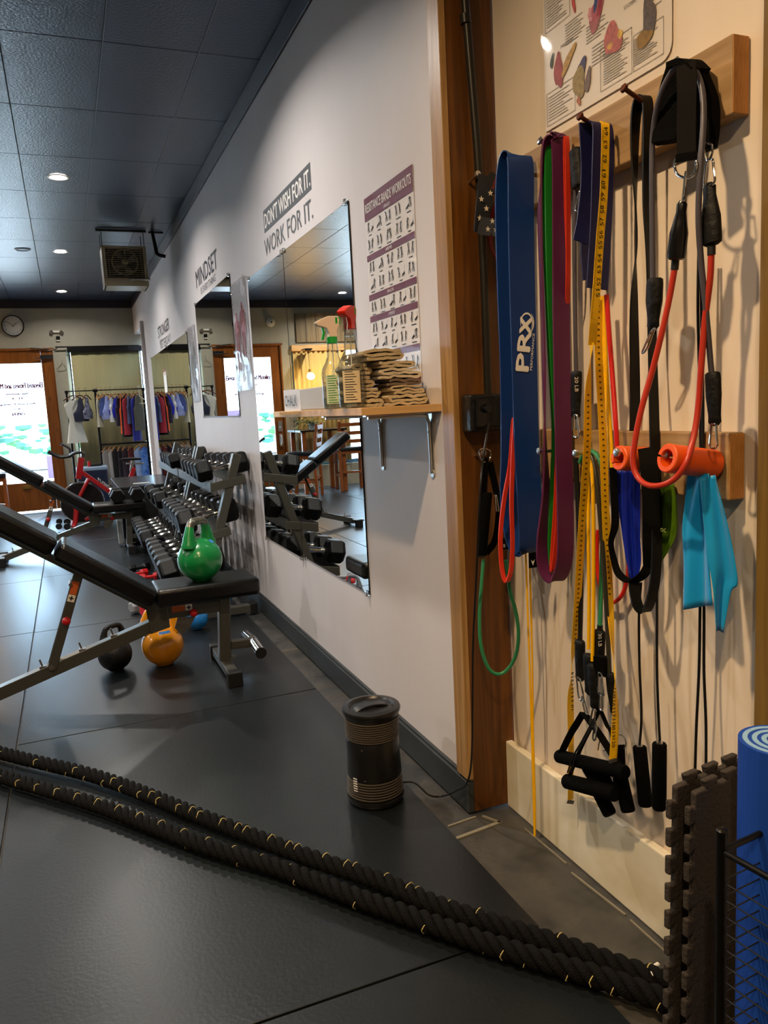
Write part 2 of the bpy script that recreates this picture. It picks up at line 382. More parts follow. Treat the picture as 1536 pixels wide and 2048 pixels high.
# near wall, its concrete plinth, posts
m = M(); m.box((NX+.1, -.75, 1.5), (.2, 5.495, 3.0)); struct('wall_near', m, NEARM)
m = M(); m.prism([(0, 0), (.03, 0), (.03, .20), (.022, .212), (0, .212)], (NX-.03, 2.0, -.008), (1, 0, 0), (0, 0, 1), 3.5)
o = struct('baseboard_near', m, CONC, bevel=.004)
m = M(); m.box((1.12, 2.01, 1.46), (.15, .02, 2.92)); struct('trim_3', m, WOODD)
m = M(); m.box((1.035, 2.036, 1.51), (.02, .072, 2.81)); struct('trim_4', m, WOODT, bevel=.002)
m = M(); m.box((1.168, .965, 1.46), (.05, .17, 2.94)); struct('trim_5', m, wood('brown_post', '#5d4418', '#7d6126', 'z', .6, knots=False), bevel=.006)
m = M()                                                     # crumbled plaster edge beside the brown post
random.seed(3)
for i in range(150):
    z = .25+i*.0145+random.uniform(-.01, .01); r = random.uniform(.002, .0065)
    m.sphere((NX-.001, 1.052+random.gauss(0, .004), z), r, 6, (.5, 1, random.uniform(.8, 2.6)))
tag(struct('trim_6', m, NEARM, smooth_=80), 'ragged plaster edge')
# back wall with door and window openings
m = M()
def wallbox(x0_, x1_, z0, z1): m.box(((x0_+x1_)/2, YB+.1, (z0+z1)/2), (x1_-x0_, .2, z1-z0))
wallbox(-1.12, 1.42, 2.25, 3.0); wallbox(-.073, .10, 0, 2.25); wallbox(.10, 1.3, 0, .16); wallbox(1.25, 1.42, 0, 2.25)
wallbox(-1.30, -1.12, 0, 3.0); wallbox(-5.9, -1.30, 2.24, 3.0); wallbox(-5.9, -1.30, 0, .34); wallbox(-5.9, -4.3, .34, 2.24)
struct('wall_back', m, BACKM)
m = M(); m.box((-5.6, 4.4, 1.5), (.2, 15.6, 3.0)); struct('wall_left', m, BACKM)
m = M(); m.box((-2.2, -3.4, 1.5), (7.6, .2, 3.0)); struct('wall_front', m, NEARM)
# exterior seen through the glass
m = M(); m.box((0, 40, -.12), (80, 56, .1)); struct('ground_1', m, mat('sidewalk', '#c9c6c0', .8, vary=.05))
def pane(name, x0_, x1_, z0, z1, y, par): 
    q = M(); q.box(((x0_+x1_)/2, y, (z0+z1)/2), (x1_-x0_, .006, z1-z0)); return obj(name, q, clear('window_glass', gloss=.04), par)
# door
d = thing('door_1', None, None, (-.6, YB, 0)); d['kind'] = 'structure'
m = M()
for a in ((-.23, -.076, .02, 2.24), (-1.10, -.95, .02, 2.24), (-.95, -.23, 2.07, 2.24), (-.95, -.23, .02, .42)): m.box(((a[0]+a[1])/2, YB+.03, (a[2]+a[3])/2), (a[1]-a[0]-.001, .045, a[3]-a[2]))
obj('door_leaf', m, DOORW, d, bevel=.003)
pane('door_glass', -.95, -.23, .42, 2.07, YB+.03, d)
m = M(); m.box((-.15, YB-.0, 2.15), (.16, .03, .05)); m.bar((-.30, YB-.05, 2.13), (-.08, YB-.02, 2.13), .03, .012); m.bar((-.12, YB-.03, 2.25), (-.35, YB-.05, 2.27), .012, .012)
obj('door_closer', m, BPLA, d, bevel=.002)
m = M(); m.box((-1.03, YB-.005, 1.0), (.06, .02, .16)); m.cyl((-1.03, YB-.01, .98), (-1.03, YB-.05, .98), .016); m.box((-1.03, YB-.005, .78), (.05, .02, .2)); m.tube([(-1.03, YB-.01, .86), (-1.03, YB-.06, .83), (-1.03, YB-.06, .73), (-1.03, YB-.01, .7)], .008)
obj('door_lock', m, ZINC, d, bevel=.002)
m = M(); m.box((-.59, YB-.002, .36), (.10, .012, .05)); obj('mail_slot', m, mat('brass', '#9c8448', .35, metal=1), d, bevel=.003)
m = M()                                                     # lettering reads from the street: mirrored from inside
yl = YB+.024
def doortext(s, z, h, w): put_text(m, s, (-.59, yl, z), (-1, 0, 0), (0, 0, 1), w=w, h=h, center=True, bold=.0045)
doortext('Elevated Fitness and Mobility', 1.71, .095, .69)
for s, z, h, w in (('Appointments', 1.64, .03, .30), ('M - F', 1.58, .028, .14), ('Personal Training', 1.50, .028, .44), ('Open', 1.44, .024, .12), ('OPEN', 1.36, .04, .16)): doortext(s, z, h, w)
obj('door_lettering', m, mat('door_print', '#5e3248', .6), d)
m = M()
m.box((-.6, YB-.004, 2.262), (1.10, .02, .02)); m.box((-.0725, YB-.004, 1.12), (.008, .02, 2.24)); m.box((-1.112, YB+.02, 1.12), (.024, .07, 2.24)); m.box((-.6, YB+.02, 2.246), (1.06, .07, .014)); struct('door_frame', m, DOORW)
# window one behind the clothes rack: frame, roller shade with bright gaps
w = thing('window_1', None, None, (.66, YB, 0)); w['kind'] = 'structure'
m = M()
for a in ((.10, .14, .16, 2.25), (1.21, 1.25, .16, 2.25), (.14, 1.21, 2.2, 2.25), (.14, 1.21, .16, .22)): m.box(((a[0]+a[1])/2, YB+.09, (a[2]+a[3])/2), (a[1]-a[0], .06, a[3]-a[2]))
obj('window_frame', m, mat('white_frame', '#b9c4c8', .4), w)
pane('window_pane', .14, 1.21, .22, 2.2, YB+.1, w)
m = M()                                                     # shade with soft vertical ripples
n = 40
for i in range(n+1):
    x = .16+(1.08-.16)*i/n; yy = YB-.05+.004*math.sin(i*.9)+.003*math.sin(i*2.3)
    m.v += [V(x, yy, .25), V(x+.004*math.sin(i), yy, 2.2)]
for i in range(n): m.f.append((2*i, 2*i+2, 2*i+3, 2*i+1))
shade = obj('roller_shade', m, mat('shade_cloth', '#8b8560', .85, vary=.06, vscale=5, stretch=(1, 1, .1)), None, smooth_=80, solid=.002)
tag(shade, 'olive beige roller shade pulled down in front of the window behind the clothes rack', 'window shade')
m = M(); m.box((.62, YB-.055, 2.235), (1.0, .07, .075)); m.cyl((-.03, YB-.06, 2.275), (1.09, YB-.06, 2.275), .010)
obj('shade_headrail', m, BLKG, shade); m = M(); m.box((.145, YB-.05, 1.2), (.016, .02, 2.0)); m.box((1.095, YB-.05, 1.2), (.016, .02, 2.0)); obj('shade_edge', m, BLKG, shade)
for o in shade.children: o.location = (0, 0, 0)
# window two, seen in the mirror
w = thing('window_2', None, None, (-2.8, YB, 0)); w['kind'] = 'structure'
m = M()
for a in ((-1.36, -1.30, .34, 2.24), (-4.3, -4.24, .34, 2.24), (-4.24, -1.36, 2.18, 2.24), (-4.24, -1.36, .34, .4), (-2.17, -2.12, .4, 2.18), (-3.2, -3.15, .4, 2.18)): m.box(((a[0]+a[1])/2, YB+.09, (a[2]+a[3])/2), (a[1]-a[0], .06, a[3]-a[2]))
obj('window_frame', m, mat('steel_blue_frame', '#4d6f92', .4), w)
pane('window_pane', -4.24, -1.36, .4, 2.18, YB+.1, w)
m = M(); m.box((-2.2, YB+.015, 2.5), (1.9, .03, .44))
struct('trim_7', M().box((-2.35, YB-.012, 2.5), (1.95, .024, .44)), wood('slat_wood', '#6d5a3e', '#8f7a58', 'z', .6, .5))
m = M()
for i in range(13): m.box((-3.3+i*.16, YB-.0255, 2.5), (.006, .002, .44))
struct('trim_8', m, BLACK)
struct('trim_9', M().box((-1.83, YB-.03, 2.19), (1.1, .06, .09)), PINE)
# ================================================================== GYM FLOOR
def rbox(m, c, d, r=.02, seg=5, axis='y'):
    """box with rounded outline seen along axis (x,y or z)"""
    a, b = {'y': (0, 2), 'x': (1, 2), 'z': (0, 1)}[axis]; k = {'y': 1, 'x': 0, 'z': 2}[axis]
    P = []
    for sx, sy, t0 in ((1, 1, 0), (-1, 1, PI/2), (-1, -1, PI), (1, -1, 3*PI/2)):
        for i in range(seg+1):
            t = t0+PI/2*i/seg; P.append((sx*(d[a]/2-r)+r*math.cos(t), sy*(d[b]/2-r)+r*math.sin(t)))
    vs = []
    for e in (-1, 1):
        for p in P:
            q = [0, 0, 0]; q[a] = c[a]+p[0]; q[b] = c[b]+p[1]; q[k] = c[k]+e*d[k]/2; vs.append(tuple(q))
    n = len(P); fs = [tuple(range(n)), tuple(reversed(range(n, 2*n)))]+[(i, n+i, n+(i+1) % n, (i+1) % n) for i in range(n)]
    return m.add(vs, fs)
def pad(m, a, b, w, th, y):
    """upholstered pad from point a to b (x,z) at centre y"""
    d = V(b[0]-a[0], 0, b[1]-a[1]); L = d.length; ang = math.atan2(d.z, d.x)
    q = M(); rbox(q, (0, 0, 0), (L, w, th), .022, 5, 'z')
    R = Matrix.Translation(((a[0]+b[0])/2, y, (a[1]+b[1])/2)) @ Matrix.Rotation(-ang, 4, 'Y')
    return m.add(q.v, q.f, R)

def make_bench():
    y = 3.72
    t = thing('weight_bench', 'grey framed black incline weight bench with a green kettlebell on its seat', 'bench', (.6, y, 0), 'adjustable weight benches')
    m = M(); pad(m, (.30, .43), (.78, .43), .27, .085, y); obj('seat', m, VINYL, t, True, bevel=.026, seg=4)
    m = M(); pad(m, (.295, .425), (-.09, .70), .27, .085, y); pad(m, (-.10, .708), (-.465, .965), .27, .085, y); obj('backrest', m, VINYL, t, True, bevel=.024, seg=4)
    m = M(); m.bar((.27, y, .375), (-.44, y, .883), .05, .03); obj('backrest_rail', m, STEEL, t, bevel=.004)
    m = M(); m.bar((.34, y, .30), (-.50, y, .045), .055, .055); m.bar((.61, y, .335), (.33, y, .335), .055, .055)
    for s in (-1, 1): m.prism([(.27, .25), (.36, .27), (.35, .40), (.31, .44), (.26, .42)], (0, y+s*.034, 0), (1, 0, 0), (0, 0, 1), .005)
    obj('main_tube', m, STEEL, t, bevel=.005)
    m = M(); m.bar((.625, y, .37), (.605, y, .06), .06, .055); obj('front_post', m, STEEL, t, bevel=.005)
    m = M(); m.bar((.605, y-.22, .045), (.605, y+.22, .045), .05, .04); m.bar((.60, y, .068), (.66, y, .068), .06, .006); obj('foot_bar', m, STEEL, t, bevel=.004)
    for s in (-1, 1): obj('foot_cap', M().box((.605, y+s*.235, .037), (.068, .055, .074)), BRUB, t, bevel=.006)
    m = M(); m.bar((-.50, y-.16, .05), (-.50, y+.16, .05), .05, .04); obj('rear_foot_bar', m, STEEL, t, bevel=.004)
    for s in (-1, 1): m = M(); m.box((-.50, y+s*.185, .04), (.075, .05, .08)); obj('rear_foot_cap', m, BRUB, t, bevel=.006)
    m = M(); m.tube([(-.55, y-.10, .05), (-.585, y-.10, .055), (-.59, y-.05, .06), (-.585, y, .055)], .007); obj('grab_handle', m, CHROME, t, True)
    m = M(); m.bar((.64, y, .13), (.745, y, .125), .045, .04); obj('roller_arm', m, STEEL, t, bevel=.004)
    for s in (-1, 1):
        m = M(); m.cyl((.75, y+s*.02, .125), (.75, y+s*.165, .115), .026, n=20); o = obj('leg_roller', m, CHROME, t, True, bevel=.002)
        m = M(); m.cyl((.75, y+s*.165, .115), (.75, y+s*.172, .115), .027, n=20); obj('roller_cap', m, BRUB, o, True)
    m = M()
    for s in (-1, 1): m.bar((0, y+s*.03, .60), (-.165, y+s*.03, .155), .006, .04)
    m.bar((-.004, y, .57), (-.06, y, .42), .05, .012); obj('support_strut', m, STEEL, t, bevel=.002)
    m = M(); m.cyl((-.165, y-.04, .165), (-.165, y+.04, .165), .012); m.cyl((.325, y-.045, .405), (.325, y+.045, .405), .011); m.cyl((.355, y-.045, .40), (.355, y+.045, .40), .009); m.cyl((-.05, y-.045, .53), (-.05, y+.045, .53), .008); obj('pivot_bolt', m, DULLM, t, True)
    for x, z in ((-.083, .37), (.47, .325)): obj('knob', M().sphere((x, y-.05, z), .019), REDP, t, True)
    m = M()
    for x in (-.40, -.20, -.03, .11):
        zz = .045+(x+.50)*(.255/.84)+.03; m.bar((x, y, zz-.008), (x-.012, y, zz+.035), .007, .007); m.box((x, y, zz), (.03, .03, .01))
    obj('ladder_pin', m, DULLM, t)
    def sticker(c, dx, dz, par):
        ux = V(*dx); uz = V(*dz); c = V(*c)
        m = M(); m.add([c, c+ux*.06, c+ux*.06+uz*.03, c+uz*.03], [(0, 1, 2, 3)]); s = obj('warning_sticker', m, mat('sticker_orange', '#c8602a', .5), par)
        m = M(); a = c+ux*.062; m.add([a, a+ux*.032, a+ux*.032+uz*.03, a+uz*.03], [(0, 1, 2, 3)]); obj('sticker_panel', m, WHITE, s)
        m = M(); e = V(0, -.0006, 0); b = a+ux*.016+e; m.add([b+uz*.005-ux*.003, b+uz*.005+ux*.003, b+uz*.025+ux*.003, b+uz*.025-ux*.003, b+uz*.012-ux*.010, b+uz*.012+ux*.010, b+uz*.018+ux*.010, b+uz*.018-ux*.010], [(0, 1, 2, 3), (4, 5, 6, 7)]); obj('sticker_print', m, BLACK, s)
    sticker((.375, y-.0285, .335), (1, 0, 0), (0, 0, 1), t)
    sticker((-.04, y-.0335, .545), (-.348, 0, -.938), (.938, 0, -.348), t)
    m = M(); m.tube([(.355, y-.03, .375), (.40, y-.04, .385), (.46, y-.045, .388)], .009); m.tube([(.52, y-.03, .375), (.585, y-.045, .375)], .006); obj('adjustment_lever', m, CHROME, t, True)
    m = M(); m.prism([(.40, .31), (.48, .30), (.45, .25), (.41, .22), (.38, .26)], (0, y-.02, 0), (1, 0, 0), (0, 0, 1), .006); obj('lever_plate', m, DULLM, t)
    return t
bench = make_bench()
dup(bench, (.45, 7.75, 0), None, 'grey framed incline weight bench farther back, two dumbbells on its seat')

def kettlebell(x, y, z, r, body, hcol, label, ang=0, group='kettlebells', fat=False, tape=None, neck=None, hw_=.56, rt_=.165):
    t = thing('kettlebell', label, 'kettlebell', (x, y, z), group)
    m = M(); k = 18; base = r*.46
    prof = [(0, 0), (0, base*.98), (.004, base)]
    c = r*.93
    for i in range(1, k):
        a = -PI/2+PI*i/k; hh = c+r*math.sin(a)
        if hh > .006: prof.append((hh, r*math.cos(a)))
    prof.append((c+r, 0))
    m.lathe(prof, (x, y, z), n=36); obj('body', m, body, t, 80)
    ux = V(math.cos(ang), math.sin(ang), 0); top = z+c
    w = r*hw_ if not fat else r*.62; H = r*1.75; rt = r*rt_
    def hp(a, b): return V(x, y, top)+ux*a+V(0, 0, b)
    pts = [hp(-w*1.18, r*.62), hp(-w*1.08, H*.68), hp(-w*.92, H*.88), hp(-w*.6, H*.985), hp(0, H), hp(w*.6, H*.985), hp(w*.92, H*.88), hp(w*1.08, H*.68), hp(w*1.18, r*.62)]
    m = M(); m.tube(smooth(pts, 5)[8:-8], rt, 14, cap=False); obj('handle', m, hcol, t, True)
    for q in (pts[:3], list(reversed(pts[-3:]))):
        m = M(); m.tube(smooth(q, 4)[:7 if neck else 9], [rt*2.0, rt*1.6, rt*1.3, rt*1.12, rt*1.03], 14); obj('horn', m, neck or body, t, True)
    if tape:
        m = M(); nseg = 8; P = []
        for i in range(nseg+1):
            th = math.radians(tape[0]+(tape[1]-tape[0])*i/nseg)
            for ph in (tape[2], tape[3]):
                p = math.radians(ph); P.append(V(x, y, z+c)+V(math.cos(th)*math.cos(p), math.sin(th)*math.cos(p), math.sin(p))*(r*1.006))
        m.add(P, [(2*i, 2*i+2, 2*i+3, 2*i+1) for i in range(nseg)]); obj('tape', m, mat('blue_tape', '#2470b8', .6), t, True)
    return t
kettlebell(.525, 3.70, .4735, .105, mat('green_enamel', '#0f7a3a', .25, spec=.6, bump=.08, bscale=40, coat=.4), mat('bare_handle', '#7e7a6e', .32, metal=.85, vary=.2, vscale=30), 'green kettlebell with a bare steel handle on the bench seat', .75, tape=(-40, 10, 48, 60), hw_=.56, rt_=.18)
k2 = kettlebell(.345, 3.99, .008, .105, mat('yellow_enamel', '#e08d0c', .22, spec=.6, coat=.5), MATS['yellow_enamel'], 'glossy orange yellow kettlebell with a strip of blue tape under the bench', -.1, tape=(-105, -60, 44, 52), hw_=.62, rt_=.2)
kettlebell(.115, 4.02, .008, .083, mat('cast_iron', '#131416', .42, spec=.4, bump=.2, bscale=80), MATS['cast_iron'], 'small matt black kettlebell on the floor left of the orange one', .6, fat=True)
kettlebell(.60, 4.55, .008, .064, mat('blue_enamel', '#1c6fb4', .3, coat=.3), MATS['blue_enamel'], 'small bright blue kettlebell on the floor behind the bench post', 1.2)
kettlebell(.84, 5.0, .008, .055, MATS['blue_enamel'], mat('grey_handle', '#62605a', .4, metal=.7), 'tiny blue kettlebell beyond the foot of the dumbbell rack', .2)
kettlebell(.47, 4.62, .008, .062, mat('grey_enamel', '#70757c', .3), MATS['grey_enamel'], 'grey kettlebell half hidden behind the orange one', .9)
kettlebell(1.22-.30, 3.30-.02, .008, .06, MATS['cast_iron'], MATS['cast_iron'], 'x', 1.5) if False else None

# dumbbells --------------------------------------------------------
def make_dumbbell():
    t = thing('hex_dumbbell', 'x', 'dumbbell', (0, 0, 0), 'hex dumbbells on the rack')
    for s in (-1, 1):
        m = M(); R = .07; prof = [(0, R*.78), (.010, R*.96), (.018, R), (.072, R), (.082, R*.94), (.092, R*.76)]
        vs = []; fs = []
        for h, r in prof:
            for i in range(6): a = PI/3*i+PI/6*0; vs.append((s*(.066+h), r*math.cos(a), r*math.sin(a)))
        n = 6
        for j in range(len(prof)-1):
            for i in range(n):
                a = j*n+i; b = j*n+(i+1) % n; fs.append((a, b, b+n, a+n) if s > 0 else (a, a+n, b+n, b))
        fs += [tuple(range(n)), tuple(range(5*n, 6*n))]
        m.add(vs, fs); obj('head', m, BHEAD, t, bevel=.004)
    m = M(); m.lathe([(0, .0135), (.012, .0135), (.013, .0175), (.02, .0175), (.03, .014), (.05, .0155), (.07, .0165), (.09, .0155), (.11, .014), (.12, .0175), (.127, .0175), (.128, .0135), (.14, .0135)], (-.07, 0, 0), (1, 0, 0), 14)
    obj('grip', m, CHROME, t, True)
    return t
DB = make_dumbbell(); used = [False]
TILT = math.radians(-10)
ORD = ['nearest', 'second', 'third', 'fourth', 'fifth', 'sixth', 'seventh']
def place_db(x, y, z, s, label, rz=0, tilt=TILT, group='hex dumbbells on the rack'):
    rot = (0, tilt, rz)
    if not used[0]:
        used[0] = True; DB.location = (x, y, z); DB.rotation_euler = rot; DB.scale = (s,)*3; DB['label'] = label; DB['group'] = group; return DB
    return dup(DB, (x, y, z), rot, label, group, s)
# the racks
def make_rack(y0, y1, label):
    t = thing('dumbbell_rack', label, 'rack', (.8, y0, 0), 'dumbbell racks')
    for y in (y0, y1):
        m = M(); m.bar((.655, y, .07), (.945, y, 1.0), .05, .062, (0, 1, 0)); obj('post', m, STEEL, t, bevel=.004)
        m = M(); m.bar((.57, y, .035), (.955, y, .035), .06, .05); obj('foot', m, STEEL, t, bevel=.004)
        for x in (.555, .975): obj('foot_cap', M().box((x, y, .035), (.045, .072, .068)), BRUB, t, bevel=.006)
    for (xa, za) in ((.77, .80), (.655, .49), (.53, .19)):
        m = M(); d = V(.985, 0, .175).normalized()
        a = V(xa, 0, za)
        for k, off in enumerate((0, .20)):
            p = a+d*off
            m.box((p.x, (y0+y1)/2, p.z+.012), (.006, y1-y0+.07, .062)); m.box((p.x+(.018 if k == 0 else -.018), (y0+y1)/2, p.z-.018), (.04, y1-y0+.07, .005))
        for y in (y0-.035, y1+.035): m.bar((a.x, y, a.z+.01), (a.x+.215*d.x, y, a.z+.01+.215*d.z), .005, .05, (0, 0, 1))
        obj('tray', m, STEEL, t, bevel=.002)
        m = M()
        for y in (y0-.03, y1+.03):
            for off in (.02, .18): p = a+d*off; m.cyl((p.x, y, p.z-.045), (p.x, y, p.z-.015), .007, n=8)
        obj('tray_bolt', m, DULLM, t)
    return t
make_rack(4.75, 6.12, 'grey three tier dumbbell rack, the nearer of two, behind the kettlebell bench')
make_rack(6.24, 7.48, 'grey three tier dumbbell rack, the farther of two, beside the rear bench')
rows = [('top', .80, 'nearer', .875, [(4.90, 1.06), (5.13, .98), (5.35, .92), (5.58, .86), (5.82, .8)]),
        ('top', .80, 'farther', .875, [(6.36, .98), (6.58, .9), (6.80, .84), (7.02, .8), (7.26, .76)]),
        ('middle', .49, 'nearer', .765, [(4.92, 1.22), (5.14, 1.17), (5.36, 1.12), (5.57, 1.08), (5.77, 1.04), (5.96, 1.0)]),
        ('middle', .49, 'farther', .765, [(6.40, 1.1), (6.75, 1.08), (7.25, 1.05)]),
        ('bottom', .19, 'nearer', .64, [(4.90, 1.3), (5.13, 1.26), (5.36, 1.22), (5.58, 1.18), (5.79, 1.14), (5.99, 1.1)]),
        ('bottom', .19, 'farther', .64, [(6.36, 1.2), (6.56, 1.18), (6.77, 1.15), (6.97, 1.12), (7.18, 1.1), (7.39, 1.08)])]
for tier, zz, rk, xc, L in rows:
    for i, (y, s) in enumerate(L):
        place_db(xc, y, zz+.035+.0606*s+.02, s*.98, f'black hex dumbbell, {ORD[i]} from the camera on the {tier} tier of the {rk} rack', 0)
place_db(.56, 7.74, .4735+.0606, 1.0, 'black hex dumbbell on the rear bench seat, the one nearer the wall', PI/2, 0, 'dumbbells resting on the rear bench')
place_db(.38, 7.74, .4735+.0606, 1.0, 'black hex dumbbell on the rear bench seat, the one nearer the backrest', PI/2, 0, 'dumbbells resting on the rear bench')
def small_db(x, y, z, rz, m1, label, L=.17, r=.034):
    t = thing('small_dumbbell', label, 'dumbbell', (x, y, z), 'small hand weights on the floor')
    d = V(math.cos(rz), math.sin(rz), 0); c = V(x, y, z+r*.87)
    for s in (-1, 1):
        m = M(); m.lathe([(0, r*.8), (.008, r), (.05, r), (.058, r*.8)], c+d*(s*(L/2-.055) if s > 0 else -L/2-.003), d, 6); obj('head', m, m1, t, bevel=.004)
    m = M(); m.cyl(c-d*(L/2-.04), c+d*(L/2-.04), .013, n=12); obj('grip', m, m1, t, True)
    return t
small_db(.40, 6.30, .008, .3, REDP, 'red vinyl dumbbell on the floor beside the rack, upper of the pair')
small_db(.48, 6.12, .008, .15, mat('red_vinyl', '#c8242a', .4), 'red vinyl dumbbell lying in front of its twin beside the rack')
small_db(.44, 6.55, .008, .2, BHEAD, 'small black dumbbell behind the red ones')
small_db(.42, 5.05, .008, .5, MATS['red_vinyl'], 'red dumbbell whose end shows behind the front bench hinge', .2, .045)
small_db(.36, 5.2, .008, .5, mat('grey_vinyl', '#8c8f94', .4), 'pale grey dumbbell beside the red one behind the bench hinge', .2, .04)

# the low black box between bench and rack
t = thing('plyo_box', 'long low black padded box standing behind the rear bench', 'box', (.66, 8.6, 0))
m = M(); m.box((.70, 8.75, .28), (.55, 1.35, .54)); obj('body', m, BLKG if False else mat('black_cloth_box', '#0b0c0d', .5), t, bevel=.01)
m = M(); m.box((.70, 8.75, .565), (.57, 1.37, .03)); obj('lid', m, mat('box_lid', '#25292c', .25), t, bevel=.008)
m = M(); m.box((.395, 8.06, .17), (.05, .05, .30)); obj('corner_post', m, mat('white_plastic', '#c9d0d4', .3), t, bevel=.01)
m = M(); m.box((.66, 8.35, .582), (.16, .05, .004)); obj('paper_strip', m, WHITE, t)

# spin bike --------------------------------------------------------
def B(x, y, Y=9.85): return U(x, y, Y=Y)
RB = mat('bike_red', '#9c1419', .28, coat=.5); 
t = thing('spin_bike', 'red indoor cycling bike with black saddle and handlebars near the door', 'exercise bike', (.25, 9.85, 0))
m = M()
m.bar(B(163, 915), B(157, 958), .07, .075, (0, 1, 0)); m.bar(B(160, 942), B(240, 998), .05, .07, (0, 1, 0)); m.bar(B(246, 1000), B(268, 935), .05, .06, (0, 1, 0)); m.bar(B(150, 1050), B(152, 1015), .05, .05, (0, 1, 0))
m.bar(B(243, 1000), B(262, 1036), .05, .05, (0, 1, 0)); m.bar(B(240, 998), B(170, 1040), .045, .045, (0, 1, 0))
obj('frame', m, RB, t, bevel=.01)
m = M()
for dy in (-.07, .07): m.tube([B(178, 957)+V(0, dy, 0), B(168, 975)+V(0, dy, 0), B(157, 1000)+V(0, dy, 0), B(152, 1045)+V(0, dy, 0)], .022, sub=4)
obj('fork', m, RB, t, True)
m = M(); c = B(165, 1005); m.cyl(c-V(0, .018, 0), c+V(0, .018, 0), .235, n=40); fw = obj('flywheel', m, mat('flywheel_dark', '#1f1a1c', .3, metal=.4), t, True, bevel=.003)
m = M(); q = [c+V(math.cos(a)*.235, 0, math.sin(a)*.235) for a in [i*PI/20 for i in range(40)]]; m.tube(q, .014, 8, closed=True); obj('rim', m, CHROME, fw, True)
m = M(); m.bar(B(165, 918), B(167, 903), .04, .05, (0, 1, 0)); m.bar(B(158, 906), B(172, 907), .07, .012); obj('handlebar_post', m, STEEL, t, bevel=.003)
m = M()
for dy in (-.15, .15): m.tube([B(165, 905), B(150, 906)+V(0, dy*.6, 0), B(138, 912)+V(0, dy, 0), B(118, 913)+V(0, dy, 0), B(96, 903)+V(0, dy, 0)], .016, sub=4)
m.tube([B(140, 905)+V(0, -.15, 0), B(138, 896)+V(0, -.14, 0), B(120, 886)+V(0, -.12, 0)], .014, sub=3); m.tube([B(140, 912)+V(0, -.15, 0), B(140, 912)+V(0, .15, 0)], .014)
obj('handlebar', m, BPLA, t, True)
m = M(); m.bar(B(262, 942), B(266, 918), .035, .05, (0, 1, 0)); m.bar(B(252, 927), B(288, 927), .04, .02); obj('seat_post', m, ZINC, t, bevel=.003)
m = M(); s0 = B(262, 915); m.add([(s0.x+a, 9.85+b, s0.z+e) for a, b, e in ((-.16, -.02, -.005), (-.16, .02, -.005), (-.05, .035, .015), (.08, .075, .012), (.14, .06, -.005), (.14, -.06, -.005), (.08, -.075, .012), (-.05, -.035, .015))] + [(s0.x+a, 9.85+b, s0.z+e) for a, b, e in ((-.16, -.015, -.03), (-.16, .015, -.03), (-.05, .03, -.03), (.08, .065, -.045), (.13, .05, -.05), (.13, -.05, -.05), (.08, -.065, -.045), (-.05, -.03, -.03))], [tuple(range(7, -1, -1)), tuple(range(8, 16))]+[(i, (i+1) % 8, 8+(i+1) % 8, 8+i) for i in range(8)])
obj('saddle', m, VINYL, t, True, sub=2)
m = M(); cc = B(225, 1012); m.cyl(cc-V(0, .07, 0), cc+V(0, .07, 0), .05, n=20); m.bar(cc+V(0, -.08, 0), cc+V(-.10, -.08, -.12), .03, .015, (0, 1, 0)); m.bar(cc+V(0, .08, 0), cc+V(.10, .08, .12), .03, .015, (0, 1, 0)); obj('crank', m, DULLM, t, True)
for s in (-1, 1): obj('pedal', M().box(cc+V(s*.10, s*.12, s*.12), (.09, .08, .03)), BPLA, t, bevel=.006)
m = M()
for px, py in ((148, 1056), (275, 1040)): c0 = B(px, py); m.box((c0.x, 9.85, .035), (.06, .5, .05))
obj('stabilizer', m, RB, t, bevel=.01)
for dy in (-.24, .24):
    c0 = B(130, 1056); m = M(); m.cyl((c0.x+.03, 9.85+dy, .048), (c0.x+.03, 9.85+dy+.03, .048), .04, n=18); obj('wheel', m, BRUB, t, True)
    m = M(); m.cyl((c0.x-.06, 9.85+dy, .06), (c0.x-.06, 9.85+dy+.03, .06), .035, n=14); obj('adjuster', m, BRUB, t, True)
m = M(); a = B(196, 960)+V(0, -.03, 0); b = B(224, 981)+V(0, -.03, 0); put_text(m, 'FUSION', a, b-a, V(0, 0, 1), w=(b-a).length*1.15, h=.035); a2 = B(257, 990)+V(0, -.04, 0); b2 = B(265, 955)+V(0, -.04, 0); put_text(m, 'LABEZ', a2, b2-a2, V(-1, 0, .3), h=.03, w=(b2-a2).length)
obj('frame_lettering', m, WHITE, t)

# hanging heater ----------------------------------------------------
HC = mat('heater_cream', '#a2977c', .35, metal=.1); yh = 7.55
t = thing('unit_heater', 'cream metal ceiling unit heater with a round fan behind louvres', 'heater', (.63, yh, 2.42))
m = M(); X0, X1, Z0, Z1 = .445, .825, 2.425, 2.775
m.box(((X0+X1)/2, yh+.15, Z0+.03), (X1-X0, .30, .06)); m.box(((X0+X1)/2, yh+.15, Z1-.01), (X1-X0, .30, .02)); m.box((X0+.008, yh+.15, (Z0+Z1)/2), (.016, .30, Z1-Z0)); m.box((X1-.008, yh+.15, (Z0+Z1)/2), (.016, .30, Z1-Z0)); m.box(((X0+X1)/2, yh+.29, (Z0+Z1)/2), (X1-X0, .01, Z1-Z0))
m.box(((X0+X1)/2, yh-.004, Z0+.035), (X1-X0, .012, .07))
for a in (X0+.02, X1-.02): m.box((a, yh, (Z0+Z1)/2), (.02, .012, Z1-Z0))
hc = obj('casing', m, HC, t, bevel=.003)
m = M(); m.box(((X0+X1)/2, yh+.2, (Z0+Z1)/2), (X1-X0-.04, .004, Z1-Z0-.04)); obj('inner_panel', m, mat('heater_dark', '#3c3020', .6), t)
m = M()
for i in range(14):
    z = Z0+.085+i*.0185; m.box(((X0+X1)/2, yh+.02, z), (X1-X0-.05, .02, .004))
